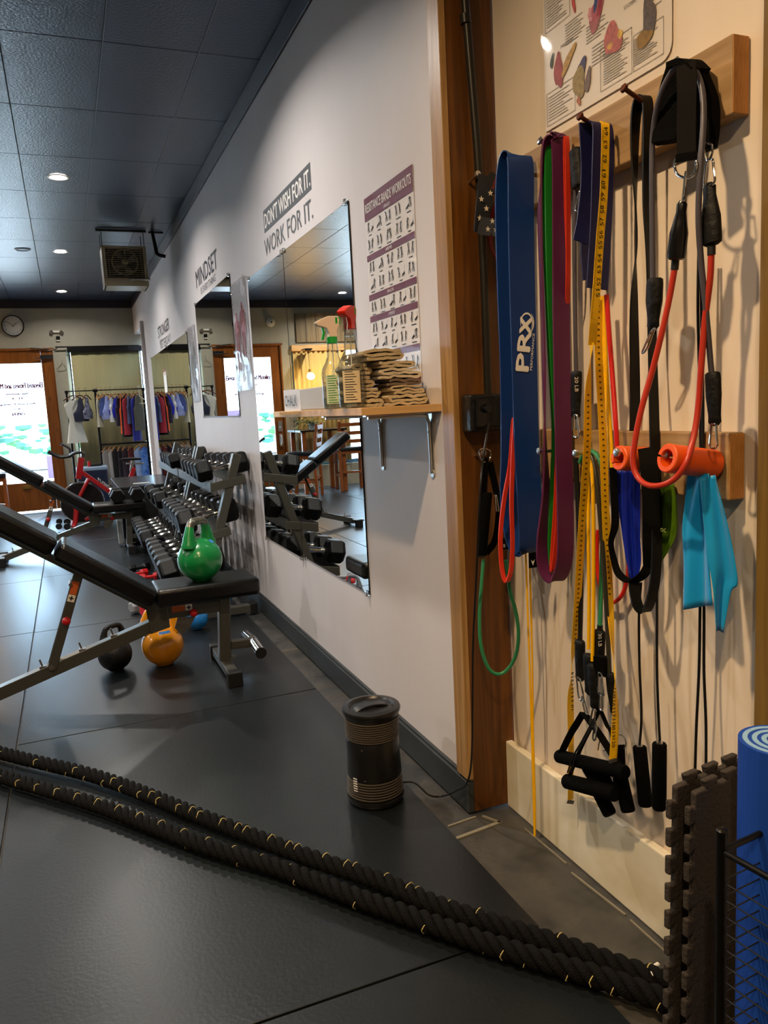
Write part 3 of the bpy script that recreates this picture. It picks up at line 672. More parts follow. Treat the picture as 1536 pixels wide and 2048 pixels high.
obj('louvres', m, HC, t)
m = M(); cx, cz = (X0+X1)/2, (Z0+Z1)/2+.035
for i in range(28):
    a = 2*PI*i/28; b = 2*PI*(i+1)/28
    m.bar((cx+.11*math.cos(a), yh+.012, cz+.11*math.sin(a)), (cx+.11*math.cos(b), yh+.012, cz+.11*math.sin(b)), .012, .012)
m.lathe([(0, .028), (.006, .026), (.01, 0)], (cx, yh-.002, cz), (0, -1, 0), 20); m.bar((cx, yh, Z0+.07), (cx, yh, Z1), .006, .006); m.bar((cx-.14, yh, Z0+.07), (cx-.14, yh, Z1), .005, .005); m.bar((cx+.14, yh, Z0+.07), (cx+.14, yh, Z1), .005, .005)
obj('fan_guard', m, mat('guard_steel', '#8d8468', .35, metal=.6), t, True)
m = M(); m.cyl((cx, yh+.06, cz), (cx, yh+.1, cz), .03)
for k in range(4):
    a = k*PI/2+.5; d = V(math.cos(a), 0, math.sin(a)); e = V(-d.z, 0, d.x)
    m.add([V(cx, yh+.08, cz)+d*.03-e*.015, V(cx, yh+.08, cz)+d*.105-e*.035, V(cx, yh+.06, cz)+d*.105+e*.03, V(cx, yh+.06, cz)+d*.03+e*.015], [(0, 1, 2, 3)])
obj('fan', m, mat('fan_grey', '#9a988c', .3, metal=.6), t, solid=.002)
m = M()
for a, b in ((X0+.01, yh+.02), (X1-.01, yh+.02), (X0+.01, yh+.28), (X1-.01, yh+.28)): m.cyl((a, b, Z1), (a, b, ZC), .003, n=6)
m.box(((X0+X1)/2-.01, yh+.02, ZC-.012), (X1-X0+.05, .03, .018)); m.box((.93, yh+.05, ZC-.012), (.13, .03, .014))
obj('hanger_rods', m, mat('rod_dark', '#15161a', .5, metal=.4), t)
m = M(); m.tube([(.90, yh+.05, ZC), (.915, yh+.05, 2.8), (.93, yh+.05, 2.72), (1.0, yh+.05, 2.70)], .016, sub=4); obj('vent_pipe', m, MATS['rod_dark'], t, True)
m = M(); m.tube([(.68, yh-.02, 2.475), (.74, yh-.03, 2.48), (.80, yh-.03, 2.478), (.835, yh-.02, 2.485)], .011, sub=3); m.sphere((.665, yh-.02, 2.478), .012, 10); m.sphere((.69, yh-.02, 2.485), .01, 10); obj('gas_fitting', m, ZINC, t, True)

# downlights, clock, small wall things --------------------------------
t0_ = None
GLOW = mat('lamp_glow', '#ffffff', .5, emis='#fff2e2', estr=30); GLOWW = mat('lamp_glow_warm', '#ffffff', .5, emis='#ffd9a0', estr=30)
lab = {(.12, 3.43): 'lit ceiling downlight nearest the camera at the picture top', (.12, 6.05): 'lit ceiling downlight, second of the row above the benches', (.12, 8.62): 'lit ceiling downlight, third of the row, left of the heater', (.12, 11.2): 'lit ceiling downlight at the far end of the row before the clock wall', (-1.9, 11.2): 'lit ceiling downlight shown in the large mirror above the spray bottles'}
ROWN = {-1.9: 'lit downlight of the row over the open floor, ', -3.9: 'lit downlight of the row farthest from the mirrors, ', -.1: 'warm downlight over the hanging bands, ', -.2: 'warm downlight over the hanging bands, ', -.3: 'warm downlight behind the camera, ', -.4: 'warm downlight behind the camera, ', -2.2: 'warm downlight behind the camera, '}
ORDN = {3.4: 'nearest the camera', 6.0: 'second from the camera', 6.1: 'second from the camera', 8.6: 'third from the camera', 11.2: 'nearest the street windows', 1.1: 'nearest the hook boards', 1.2: 'nearest the hook boards', -.6: 'nearer the near wall', -.5: 'farther from the near wall'}
for i, (x, y, col, e) in enumerate(DOWNLIGHTS):
    warm = col == WARM
    t = thing('ceiling_downlight', lab.get((x, y)) or ROWN[round(x, 1)] + ORDN[round(y, 1)], 'ceiling light', (x, y, ZC), 'recessed ceiling downlights')
    m = M(); m.lathe([(0, .062), (.004, .075), (.006, .062)], (x, y, ZC-.006), n=28, cap=False); obj('trim_ring', m, WHITE, t, True)
    m = M(); m.lathe([(0, 0), (0, .055)], (x, y, ZC-.003), n=24, cap=False); obj('lens', m, GLOWW if warm else GLOW, t)
    light('downlight', 'AREA', (x, y, ZC-.03), e, col, shape='DISK', size=.10, spread=math.radians(150))
t = thing('ceiling_speaker', 'small unlit round fitting set in the ceiling left of the lights', 'ceiling fitting', (-.22, 8.55, ZC)); m = M(); m.lathe([(0, .06), (.006, .075), (.008, .06)], (-.22, 8.55, ZC-.008), n=28, cap=False); obj('ring', m, mat('ring_grey', '#8b93a3', .4), t, True); m = M(); m.lathe([(0, 0), (0, .06)], (-.22, 8.55, ZC-.003), n=24, cap=False); obj('cover', m, mat('cover_grey', '#565d6a', .5), t)
cx, cz, r = -.535, 2.575, .142
t = thing('wall_clock', 'round white wall clock with a thin black rim above the door', 'clock', (cx, YB, cz))
m = M(); m.lathe([(0, r), (.035, r), (.04, r-.004), (.04, r-.012), (.02, r-.013)], (cx, YB, cz), (0, -1, 0), 40, cap=False); obj('rim', m, BLKG, t, True)
m = M(); m.lathe([(0, 0), (0, r-.012)], (cx, YB-.02, cz), (0, -1, 0), 40, cap=False); obj('face', m, mat('clock_face', '#b9b8b2', .5), t)
m = M()
for k in range(12):
    a = PI/2-k*PI/6; s = str(k if k else 12); put_text(m, s, (cx+.103*math.cos(a), YB-.022, cz+.103*math.sin(a)-.009), (1, 0, 0), (0, 0, 1), h=.019, center=True)
for k in range(60): a = k*PI/30; m.bar((cx+.121*math.cos(a), YB-.0212, cz+.121*math.sin(a)), (cx+.127*math.cos(a), YB-.0212, cz+.127*math.sin(a)), .0015, .001, (0, 1, 0))
obj('numerals', m, BLACK, t)
m = M()
for a, L, w in ((math.radians(37), .065, .007), (math.radians(140), .095, .005)): m.bar((cx-.02*math.cos(a), YB-.025, cz-.02*math.sin(a)), (cx+L*math.cos(a), YB-.025, cz+L*math.sin(a)), w, .002, (0, 1, 0))
obj('hands', m, BLACK, t)
t = thing('emergency_light', 'small white twin lamp fixture on the wall above the window', 'emergency light', (.0, YB, 2.5))
m = M(); m.box((.02, YB-.02, 2.49), (.16, .04, .03)); obj('housing', m, mat('fixture_white', '#c6c4b6', .4), t, bevel=.005)
for x in (-.05, .08): m = M(); m.lathe([(0, .018), (.03, .026), (.031, 0)], (x, YB-.03, 2.49), (-.3, -1, -.4), 14); obj('lamp_head', m, ZINC, t, True)
t = thing('motion_sensor', 'small black sensor box on the wall left above the shade', 'sensor', (.01, YB, 2.40)); m = M(); m.box((.02, YB-.02, 2.405), (.05, .04, .045)); obj('housing', m, BLKG, t, bevel=.005)
obj('bracket', M().box((.02, YB-.012, 2.37), (.055, .024, .02)), MATS['fixture_white'], t, bevel=.002)
t = thing('dome_camera', 'round white dome sensor on the wall over the door, shown in the mirror', 'sensor', (-.99, YB, 2.59)); m = M(); m.lathe([(0, .07), (.015, .068), (.02, .05), (.05, .04), (.065, 0)], (-.99, YB, 2.59), (0, -1, 0), 20); obj('dome', m, MATS['fixture_white'], t, True); m = M(); m.sphere((-.99, YB-.06, 2.585), .014, 10); obj('lens', m, BLKG, t, True)
m = M(); m.tube([(.0, YB-.012, 2.27), (-.12, YB-.012, 2.235), (-.22, YB-.012, 2.27), (-.4, YB-.012, 2.275)], .006, sub=5); tag(obj('wall_wire', m, mat('grey_wire', '#807c70', .5), None, True), 'thin pale wire sagging along the top of the door frame', 'wire')
m = M(); m.tube([(.05, YB-.012, 2.12), (.03, YB-.014, 2.05), (-.03, YB-.014, 1.99), (-.02, YB-.014, 1.96), (.06, YB-.014, 1.965), (.085, YB-.014, 1.98), (.055, YB-.014, 2.05)], .003, sub=4); tag(obj('wire_hanger', m, MATS['grey_wire'], None, True), 'empty pale wire hanger on the wall between door and window', 'hanger')
# ================================================================== BACK OF THE ROOM
PIPE = mat('black_pipe', '#121314', .4, metal=.5)
t = thing('pipe_clothes_rack', 'black iron pipe clothes rack with two rails in front of the olive shade', 'clothes rack', (.55, 11.6, 0))
m = M(); m.tube([(.05, 11.6, .02), (.05, 11.6, 1.65), (1.06, 11.6, 1.65), (1.06, 11.6, .02)], .017); obj('outer_pipe', m, PIPE, t, True)
m = M(); m.tube([(.42, 11.6, 1.65), (.42, 11.6, .02)], .016); m.tube([(.42, 11.6, .9), (1.06, 11.6, .9)], .013); obj('inner_pipe', m, PIPE, t, True)
for x in (.05, .42, 1.06):
    m = M(); m.cyl((x, 11.35, .02), (x, 11.85, .02), .016); obj('foot', m, PIPE, t, True)
    m = M(); m.cyl((x, 11.6, 1.62) if x != .42 else (x-.03, 11.6, 1.65), (x, 11.6, 1.66) if x != .42 else (x+.03, 11.6, 1.65), .023); obj('fitting', m, PIPE, t, True)
HW = mat('hanger_wood', '#8a5a2c', .5); HD = mat('hanger_dark', '#4a1c12', .4); HWH = mat('hanger_white', '#d8d6cc', .4)
def garment(x, zrod, style, L, hw, ang, col, label, group, hm=HW, col2=None, dep=.03, drop=.09, name=None):
    t = thing(name or style, label, {'dress': 'dress', 'sports_bra': 'top', 'tank_top': 'top', 'long_sleeve_top': 'top', 'trousers': 'trousers', 'skirt': 'skirt', 'jacket': 'jacket'}.get(style, 'garment'), (x, 11.6, zrod), group)
    d = V(math.cos(ang), math.sin(ang), 0); nn = V(-d.y, d.x, 0); o = V(x, 11.6, zrod)
    m = M(); m.tube([o+V(0, 0, .018)+nn*-.02, o+V(0, 0, .022), o+nn*.02+V(0, 0, .005), o+V(0, 0, -.03), o+V(0, 0, -drop+.02)], .0025, 6, sub=3); sw = min(hw, .19)
    m.tube([o+d*-sw+V(0, 0, -drop-.05), o+V(0, 0, -drop+.015), o+d*sw+V(0, 0, -drop-.05)], .008, 8, sub=3); obj('hanger', m, hm, t, True)
    mt = mat('cloth_'+col.strip('#')+(col2 or '').strip('#'), col, .85, sheen=.2, col2=col2, vscale=14) if not col2 else mat('cloth_'+col.strip('#')+col2.strip('#'), col, .8, col2=col2, vscale=22)
    prof = {'dress': [(0, .25), (.04, .8), (.09, 1.0), (.2, .85), (.45, .62), (.7, .78), (1, 1.05)],
            'tank_top': [(0, .45), (.05, .55), (.25, .7), (.32, .95), (.6, .9), (1, 1.0)],
            'long_sleeve_top': [(0, .3), (.06, .9), (.2, 1.0), (.5, .9), (1, .95)],
            'jacket': [(0, .3), (.05, .9), (.15, 1.0), (.5, .95), (1, 1.0)],
            'sports_bra': [(0, .3), (.25, .4), (.45, .62), (.6, 1.0), (.8, .95), (1, .85)],
            'trousers': [(0, .9), (.05, 1.0), (.4, .95), (1, .8)], 'skirt': [(0, .8), (.3, 1.0), (1, 1.15)]}[style]
    m = M(); R = 22; N = 24; rnd = random.Random(int(x*1000)+len(label))
    ph = rnd.random()*6
    for j in range(R+1):
        u = j/R
        for (a, wa), (b, wb) in zip(prof, prof[1:]):
            if a <= u <= b: w = wa+(wb-wa)*(u-a)/(b-a)
        for i in range(N):
            th = 2*PI*i/N; rp = 1+.13*u*math.sin(5*th+ph)+.08*u*math.sin(9*th+2*ph)
            p = o+V(0, 0, -drop-.012-(L*u)-(.05*(abs(math.cos(th))**1.5)*(1-u)))+d*(hw*w*math.cos(th)*(.9+.1*rp))+nn*(dep*(.5+.7*u)*rp*math.sin(th))
            m.v.append(p)
    for j in range(R):
        for i in range(N): a = j*N+i; b = j*N+(i+1) % N; m.f.append((a, b, b+N, a+N))
    m.f.append(tuple(reversed(range(N))))
    obj('cloth', m, mt, t, 80)
    return t
G1 = 'garments on the upper rail of the clothes rack'; G2 = 'garments on the lower rail of the clothes rack'
GA = [(.13, 'dress', .62, .13, .15, '#c4c6bd', 'white short sleeved dress at the left end of the upper rail', HD, None),
      (.215, 'sports_bra', .33, .12, .5, '#1a2138', 'navy sports bra hanging right of the white dress', HD, None),
      (.30, 'sports_bra', .30, .10, .9, '#1b1d2c', 'dark patterned sports bra with pale flecks next to the navy one', HD, '#8a8fa8'),
      (.45, 'long_sleeve_top', .42, .08, 1.2, '#b9b49c', 'cream long sleeved top just right of the middle pipe', HW, None),
      (.51, 'tank_top', .26, .11, 1.0, '#3d4f8c', 'dusky blue top between the cream and lavender tops', HW, None),
      (.565, 'sports_bra', .32, .13, .6, '#7f8fd0', 'lavender blue sports bra in the middle of the upper rail', HW, '#a8b4e0'),
      (.62, 'tank_top', .36, .08, 1.2, '#d2d4d4', 'thin white top beside the lavender bra', HW, None),
      (.685, 'sports_bra', .30, .13, .5, '#1522a8', 'bright royal blue sports bra on the upper rail', HW, None),
      (.72, 'tank_top', .42, .10, .9, '#1a1430', 'near black top behind the royal blue bra', HW, None),
      (.765, 'tank_top', .53, .10, 1.0, '#e8581a', 'bright orange top on the upper rail', HW, None),
      (.82, 'jacket', .55, .12, 1.0, '#b02c3c', 'coral red top right of the orange one', HW, None),
      (.86, 'tank_top', .40, .11, 1.1, '#48557c', 'grey blue top beside the coral red one', HW, None),
      (.795, 'skirt', .58, .10, .9, '#10131f', 'black garment showing below the orange top', HW, None),
      (.925, 'jacket', .64, .12, 1.05, '#15218c', 'long royal blue top near the right end of the rail', HW, None),
      (.975, 'tank_top', .50, .13, .9, '#55564a', 'olive grey long top at the right end of the rail', HW, None)]
for x, st, L, hw, a, c, lb, hm, c2 in GA: garment(x, 1.667, st, L, hw, a, c, lb, G1, hm, c2)
GB = [(.49, 'trousers', .50, .075, .6, '#8d8a86', 'pale grey trousers at the left of the lower rail', None), (.55, 'trousers', .52, .05, .6, '#a8a6a2', 'light grey leggings beside the pale grey trousers', None),
      (.61, 'trousers', .56, .07, .7, '#0c0d12', 'black leggings on the lower rail', None), (.68, 'trousers', .55, .07, .8, '#14111c', 'dark charcoal leggings on the lower rail right of the black pair', None),
      (.75, 'trousers', .53, .08, .7, '#2b1a2c', 'plum leggings on the lower rail', None), (.82, 'trousers', .5, .07, .8, '#5d1a18', 'dark red leggings behind the bike saddle', None),
      (.93, 'trousers', .45, .09, .5, '#7f9cc8', 'light blue leggings near the right end of the lower rail', '#a0b8dc'), (1.0, 'trousers', .42, .08, .6, '#1c4fae', 'blue tie dye leggings at the right end of the lower rail', '#6fa0e0')]
for x, st, L, hw, a, c, lb, c2 in GB: garment(x, .915, st, L, hw, a, c, lb, G2, HW if '7f9' not in c else mat('hanger_light', '#b98a48', .5), c2, drop=.07)
m = M(); o = V(1.0, 11.6, 1.667); m.tube([o+V(-.01, -.015, .02), o+V(0, 0, .022), o+V(.01, .015, .005), o+V(0, 0, -.04), o+V(.01, 0, -.12), o+V(.09, -.05, -.20), o+V(.07, -.04, -.225), o+V(-.10, .03, -.21), o+V(-.09, .03, -.19), o+V(0, 0, -.12)], .006, 8, sub=4); tag(obj('plastic_hanger', m, HWH, None, True), 'empty white plastic hanger at the right end of the upper rail', 'hanger')
t = thing('storage_bin', 'dark blue storage bin with a pale lid behind the bike', 'bin', (.27, 11.3, 0)); m = M(); rbox(m, (.27, 11.3, .30), (.38, .28, .56), .03, 4, 'z'); obj('tub', m, mat('bin_blue', '#1d2a44', .35), t, bevel=.01); m = M(); rbox(m, (.27, 11.3, .60), (.40, .30, .05), .03, 4, 'z'); obj('lid', m, mat('bin_lid', '#8fa8c4', .3), t, bevel=.01)
t = thing('gym_pouch', 'small black pouch with a red cap on the storage bin', 'pouch', (.27, 11.28, .627)); m = M(); rbox(m, (.32, 11.28, .645), (.16, .1, .036), .02, 4, 'z'); obj('pouch', m, BRUB, t, bevel=.01); m = M(); m.cyl((.24, 11.24, .627), (.24, 11.24, .70), .02); obj('cap', m, REDP, t, True)
m = M(); m.box((.86, 11.02, .105), (.42, .40, .19)); tag(obj('black_mat_pad', m, mat('pad_blue_black', '#1a2733', .25), None, bevel=.02), 'low dark padded block on the floor under the lower rail', 'pad')

# furniture the mirror shows
DW = wood('chair_wood', '#7c3f17', '#9c5624', 'z', .35, knots=False); DKW = mat('table_dark', '#17100c', .3)
def chair(x, y, rz, label):
    t = thing('wooden_chair', label, 'chair', (0, 0, 0), 'tall wooden chairs at the cafe table')
    for sx in (-1, 1):
        m = M(); m.bar((sx*.19, -.19, 0), (sx*.185, -.185, .60), .04, .04); obj('leg', m, DW, t, bevel=.004)
        m = M(); m.bar((sx*.19, .20, 0), (sx*.19, .19, .60), .04, .04); m.bar((sx*.19, .19, .60), (sx*.19, .25, 1.04), .04, .035); obj('leg', m, DW, t, bevel=.004)
    m = M(); rbox(m, (0, 0, .625), (.44, .43, .055), .05, 4, 'z'); obj('seat', m, mat('seat_pad', '#1b2027', .22), t, True, bevel=.015)
    for k, z in enumerate((.74, .86, .985)):
        m = M(); yy = .205+(z-.6)*.13; m.box((0, yy, z), (.35, .018, .055)); obj('back_slat', m, DW, t, bevel=.003)
    m = M()
    for sx in (-1, 1): m.bar((sx*.19, -.19, .22), (sx*.19, .19, .22), .02, .03)
    m.bar((-.19, -.19, .25), (.19, -.19, .25), .02, .03); m.bar((-.19, .19, .28), (.19, .19, .28), .02, .03); m.box((0, 0, .575), (.38, .38, .05)); obj('stretcher', m, DW, t, bevel=.002)
    t.location = (x, y, .002); t.rotation_euler = (0, 0, rz); return t
chair(-1.86, 11.15, PI+.15, 'tall wooden ladder back chair facing the camera side, right in the mirror')
chair(-1.02, 10.75, PI/2+.5, 'tall wooden chair seen from the side, left in the mirror')
t = thing('cafe_table', 'dark counter height table between two wooden chairs, shown in the mirror', 'table', (-1.42, 11.3, 0))
m = M(); m.box((-1.42, 11.35, .925), (.72, .72, .03)); obj('tabletop', m, DKW, t, bevel=.004)
for sx in (-1, 1):
    for sy in (-1, 1): m = M(); m.bar((-1.42+sx*.3, 11.35+sy*.3, .003), (-1.42+sx*.3, 11.35+sy*.3, .91), .06, .06); obj('leg', m, DW, t, bevel=.004)
t = thing('potted_plant', 'leafy green plant in a small patterned white pot on the dark table', 'plant', (-1.25, 11.2, .94))
m = M(); m.lathe([(0, .05), (.09, .065), (.10, .068), (.098, .06), (.09, .058), (.085, 0)], (-1.30, 11.15, .94), n=20); obj('pot', m, mat('pot_white', '#b8c4c2', .4, col2='#3f5250', vscale=30), t, True)
m = M(); rnd = random.Random(5)
for i in range(110):
    a = rnd.uniform(0, 2*PI); e = rnd.uniform(-.2, 1.3); L = rnd.uniform(.08, .26); c = V(-1.25, 11.15, 1.03); d = V(math.cos(a)*math.cos(e), math.sin(a)*math.cos(e)*.8, math.sin(e)*.75)
    p = c+d*L; q = V(rnd.uniform(-1, 1), rnd.uniform(-1, 1), rnd.uniform(-.5, .6)).normalized(); s = q.cross(V(0, 0, 1)).normalized(); w = rnd.uniform(.012, .028)
    m.add([p, p+q*w*1.5+s*w, p+q*w*3.4, p+q*w*1.5-s*w], [(0, 1, 2, 3)])
    if i % 4 == 0: m.tube([V(-1.30, 11.15, 1.01), c+d*L*.5+V(0, 0, .02), p], .002, 4, sub=2)
obj('foliage', m, mat('leaf', '#3f5a22', .5, col2='#7d7a2a', vscale=12), t)
t = thing('pendant_lamp', 'bare glowing globe bulb hanging on a dark cord before the yellow curtain', 'pendant lamp', (-1.48, 11.72, 2.14))
px, py = -1.48, 11.72
m = M(); m.box((px, py+.08, 2.155), (.12, .2, .02)); m.cyl((px, py, 2.13), (px, py, 2.147), .05, n=20); obj('canopy', m, BPLA, t, True)
m = M(); m.cyl((px, py, 1.83), (px, py, 2.13), .003, n=6); obj('cord', m, BLACK, t)
m = M(); m.cyl((px, py, 1.79), (px, py, 1.85), .02, n=14); obj('socket', m, mat('brass', '#9c8448'), t, True)
m = M(); m.lathe([(0, .0), (.008, .025), (.03, .045), (.06, .05), (.09, .035), (.115, .015)], (px, py, 1.69), n=20); obj('bulb', m, mat('bulb_glow', '#ffd070', .5, emis='#ffc860', estr=22), t, True)
light('pendant_bulb', 'POINT', (px, py-.07, 1.74), 16, (1, .62, .24), shadow_soft_size=.05)
m = M(); n = 70
for i in range(n+1):
    x = -1.30-(.88)*i/n; yy = YB-.035+.016*math.sin(i*1.0)+.006*math.sin(i*.37)
    m.v += [V(x, yy, .40), V(x, yy, 2.15)]
m.f = [(2*i, 2*i+1, 2*i+3, 2*i+2) for i in range(n)]
tag(obj('window_curtain', m, mat('curtain_cloth', '#c9a860', .9, sheen=.3), None, 80, solid=.002), 'pale yellow pleated curtain behind the pendant bulb, shown in the mirror', 'curtain')

# street seen through door and window
m = M(); m.box((-2, 24, 2.2), (30, 1, 4.4)); tag(obj('shop_front', m, mat('street_white', '#d8dcdc', .7), None), 'pale building front across the street, washed out by daylight', 'building')
m = M(); rnd = random.Random(2)
t = thing('street_planting', 'teal green shrubs and shop things across the street seen through the door glass', 'shrubs', (-1.4, 20, 0)); t['kind'] = 'stuff'
for i in range(90):
    c = V(-3.2+rnd.random()*4.4, 19.5+rnd.random(), .45+rnd.random()*.75); m.sphere(c, .05+.10*rnd.random(), 7, (1.3, 1, .6))
obj('foliage', m, mat('street_teal', '#1f5f5c', .8, col2='#4c7a3c', vscale=3), t)
m = M()
for x, w_, h_ in ((-1.7, .5, 1.3), (-.35, .25, .5), (.6, .4, 1.0)): m.box((x, 19.2, h_/2), (w_, .4, h_))
obj('street_box', m, mat('street_purple', '#4a3550', .7), t)
# ================================================================== LONG WALL
MIR = mat('mirror_silver', '#e4e8e6', 0.0, metal=1.0); MEDGE = mat('mirror_edge', '#16191b', .3); CLIP = clear('clip_plastic', gloss=.35)
def mirror(y0, y1, z0, z1, label, tilt=0.0, near_dark=True):
    t = thing('wall_mirror', label, 'mirror', (WX-.004, (y0+y1)/2, z0), 'frameless mirrors on the long wall')
    m = M(); m.box((WX-.0035, (y0+y1)/2, (z0+z1)/2), (.005, y1-y0-.001, z1-z0)); obj('backing', m, MEDGE, t)
    m = M(); e = .0015; xx = WX-.0068; dx = math.tan(math.radians(tilt))*(y1-y0)/2
    m.quad((xx-dx, y0+e, z0+e), (xx+dx, y1-e, z0+e), (xx+dx, y1-e, z1-e), (xx-dx, y0+e, z1-e)); obj('glass', m, MIR, t)
    for (y, z) in ((y0+.02, z0), (y1-.02, z0), (y0+.02, z1), (y1-.02, z1)):
        q = M(); q.box((WX-.008, y, z), (.014, .018, .022)); c = obj('clip', q, CLIP, t, bevel=.003); q = M(); q.cyl((WX-.0151, y, z+(.006 if z == z1 else -.006)), (WX-.018, y, z+(.006 if z == z1 else -.006)), .004, n=8); obj('screw', q, ZINC, c, True)
    return t
mirror(2.81, 3.735, .515, 1.998, 'large frameless wall mirror, the pane behind the shelf and spray bottles')
mirror(3.74, 4.52, .505, 1.998, 'large frameless mirror pane butted against the far side of the shelf mirror')
mirror(5.02, 6.42, 1.228, 2.109, 'smaller frameless mirror under the MINDSET lettering')
mirror(6.97, 8.4, .33, 1.955, 'far frameless mirror pane nearer the red muscle posters')
mirror(8.405, 10.0, .33, 1.955, 'farthest frameless mirror pane beside the clothes rack')
m = M(); m.quad((WX-.009, 8.86, 1.72), (WX-.009, 8.62, 1.72), (WX-.009, 8.62, 1.50), (WX-.009, 8.86, 1.50)); n_ = obj('paper_note', m, WHITE, None, solid=.0006); tag(n_, 'small white paper note with red writing stuck on the farthest mirror', 'note')
m = M(); put_text(m, 'Tips', (WX-.0105, 8.83, 1.66), (0, -1, 0), (0, 0, 1), w=.18); obj('note_print', m, REDP, n_)
GREYP = mat('decal_grey', '#55575a', .55); BLKP = mat('decal_black', '#24262a', .55); UX, UZ = (0, -1, 0), (0, 0, 1)
def wtext(m, s, y, z, w, h, x=WX-.0006, bold=0): put_text(m, s, (x, y, z), UX, UZ, w=w, h=h, bold=bold)
t = thing('wall_decal', 'grey bar lettering DON\'T WISH FOR IT. WORK FOR IT. above the large mirror', 'wall lettering', (WX, 3.7, 2.03), 'motivational lettering on the long wall')
m = M(); m.box((WX-.0008, 3.665, 2.208), (.0012, .83, .108)); obj('bar', m, GREYP, t)
m = M(); wtext(m, "DON'T WISH FOR IT.", 4.06, 2.172, .80, .072, WX-.0016, .0025); obj('white_lettering', m, WHITE, t)
m = M(); wtext(m, 'WORK FOR IT.', 4.10, 2.04, .85, .082, bold=.0015); obj('grey_lettering', m, GREYP, t)
t = thing('wall_decal', 'black lettering MINDSET IS EVERYTHING above the smaller mirror', 'wall lettering', (WX, 5.9, 2.14), 'motivational lettering on the long wall')
m = M(); wtext(m, 'MINDSET', 6.30, 2.215, .90, .125, bold=.004); obj('large_lettering', m, BLKP, t); m = M(); wtext(m, 'IS EVERYTHING', 6.12, 2.145, .62, .048, bold=.001); obj('small_lettering', m, GREYP, t)
t = thing('wall_decal', 'black lettering STRONGER THAN YESTERDAY above the farthest mirror', 'wall lettering', (WX, 8.6, 1.98), 'motivational lettering on the long wall')
m = M(); wtext(m, 'STRONGER', 9.10, 2.10, 1.0, .115, bold=.005); obj('large_lettering', m, BLKP, t); m = M(); wtext(m, 'THAN', 9.0, 2.045, .25, .03, bold=.001); wtext(m, 'YESTERDAY', 9.02, 1.975, .95, .085, bold=.003); obj('small_lettering', m, GREYP, t)

# printed posters
LAM = clear('laminate', gloss=.06, rough=.05); PAPER = mat('poster_paper', '#d9d3d0', .5); MAROON = mat('maroon_print', '#641328', .45)
def panel(m, y0, y1, z0, z1, x): m.quad((x, y1, z0), (x, y0, z0), (x, y0, z1), (x, y1, z1)); return m
t = thing('workout_poster', 'laminated poster headed RESISTANCE BANDS WORKOUTS with rows of small exercise figures', 'poster', (WX, 2.45, 1.30))
ya, yb, z0, z1 = 2.655, 2.243, 1.29, 1.963; H_ = z1-z0; xp = WX-.002
obj('sheet', panel(M(), yb, ya, z0, z1, xp), PAPER, t, solid=.001)
m = M(); panel(m, yb, ya, z1-.075*H_/.67, z1, xp-.0012)
bars = [.098, .30, .50, .61, .80, .935]
for b in bars: panel(m, yb+.003, ya-.003, z1-b*H_-.011, z1-b*H_+.009, xp-.0013)
obj('maroon_bars', m, MAROON, t)
m = M(); wtext(m, 'RESISTANCE BANDS WORKOUTS', ya-.012, z1-.052, ya-yb-.024, .030, xp-.0014, .0005)
for b, s in zip(bars, ('UPPER BODY', 'ARMS', 'BACK', 'LOWER BODY', 'TOTAL BODY', '')): 
    if s: wtext(m, s, (ya+yb)/2+.03, z1-b*H_-.006, .055, .010, xp-.0015)
obj('white_lettering', m, WHITE, t)
def figure(m, y, z, s, rnd, x):
    """tiny exercise figure drawn in strokes"""
    def st(a, b, w=.0016): 
        p, q = V(x, y-a[0]*s, z+a[1]*s), V(x, y-b[0]*s, z+b[1]*s); d = (q-p).normalized(); e = V(0, -d.z, d.y)*w; m.add([p-e, p+e, q+e, q-e], [(0, 1, 2, 3)])
    k = rnd.random(); hip = (0, .45); sh = (rnd.uniform(-.15, .15), .8)
    if k < .25: hip = (0, .15); sh = (.35, .25)
    st(hip, sh, .0026); st(sh, (sh[0]*1.15, sh[1]+.13), .0026)
    for q in (-1, 1): st(hip, (q*rnd.uniform(.05, .22), hip[1]*.5), .0018); st((q*.12, hip[1]*.5), (q*rnd.uniform(.05, .25), 0), .0015)
    for q in (-1, 1): e = (sh[0]+q*rnd.uniform(.1, .25), sh[1]+rnd.uniform(-.25, .25)); st(sh, e, .0013)
    st((sh[0]+.25, .9), (.25, .1), .0006)
m = M(); rnd = random.Random(11); secs = [(.115, .285, 2), (.315, .485, 2), (.515, .60, 1), (.625, .785, 2), (.815, .925, 1)]
for a, b, nr in secs:
    for r_ in range(nr):
        za = z1-(a+(b-a)*(r_+1)/nr)*H_; hh = (b-a)/nr*H_
        for c in range(5):
            yc = ya-.03-c*(ya-yb-.05)/4.4
            figure(m, yc, za+.016, hh*.62, rnd, xp-.0014); figure(m, yc-.028, za+.016, hh*.62, rnd, xp-.0014)
            w_ = rnd.uniform(.02, .04); panel(m, yc-.014-w_/2, yc-.014+w_/2, za+.005, za+.0075, xp-.0014)
obj('exercise_figures', m, BLACK, t)
obj('laminate', panel(M(), yb-.012, ya+.012, z0-.01, z1+.008, xp-.0022), clear('laminate_thin', gloss=.015, rough=.06, fres=.06), t)
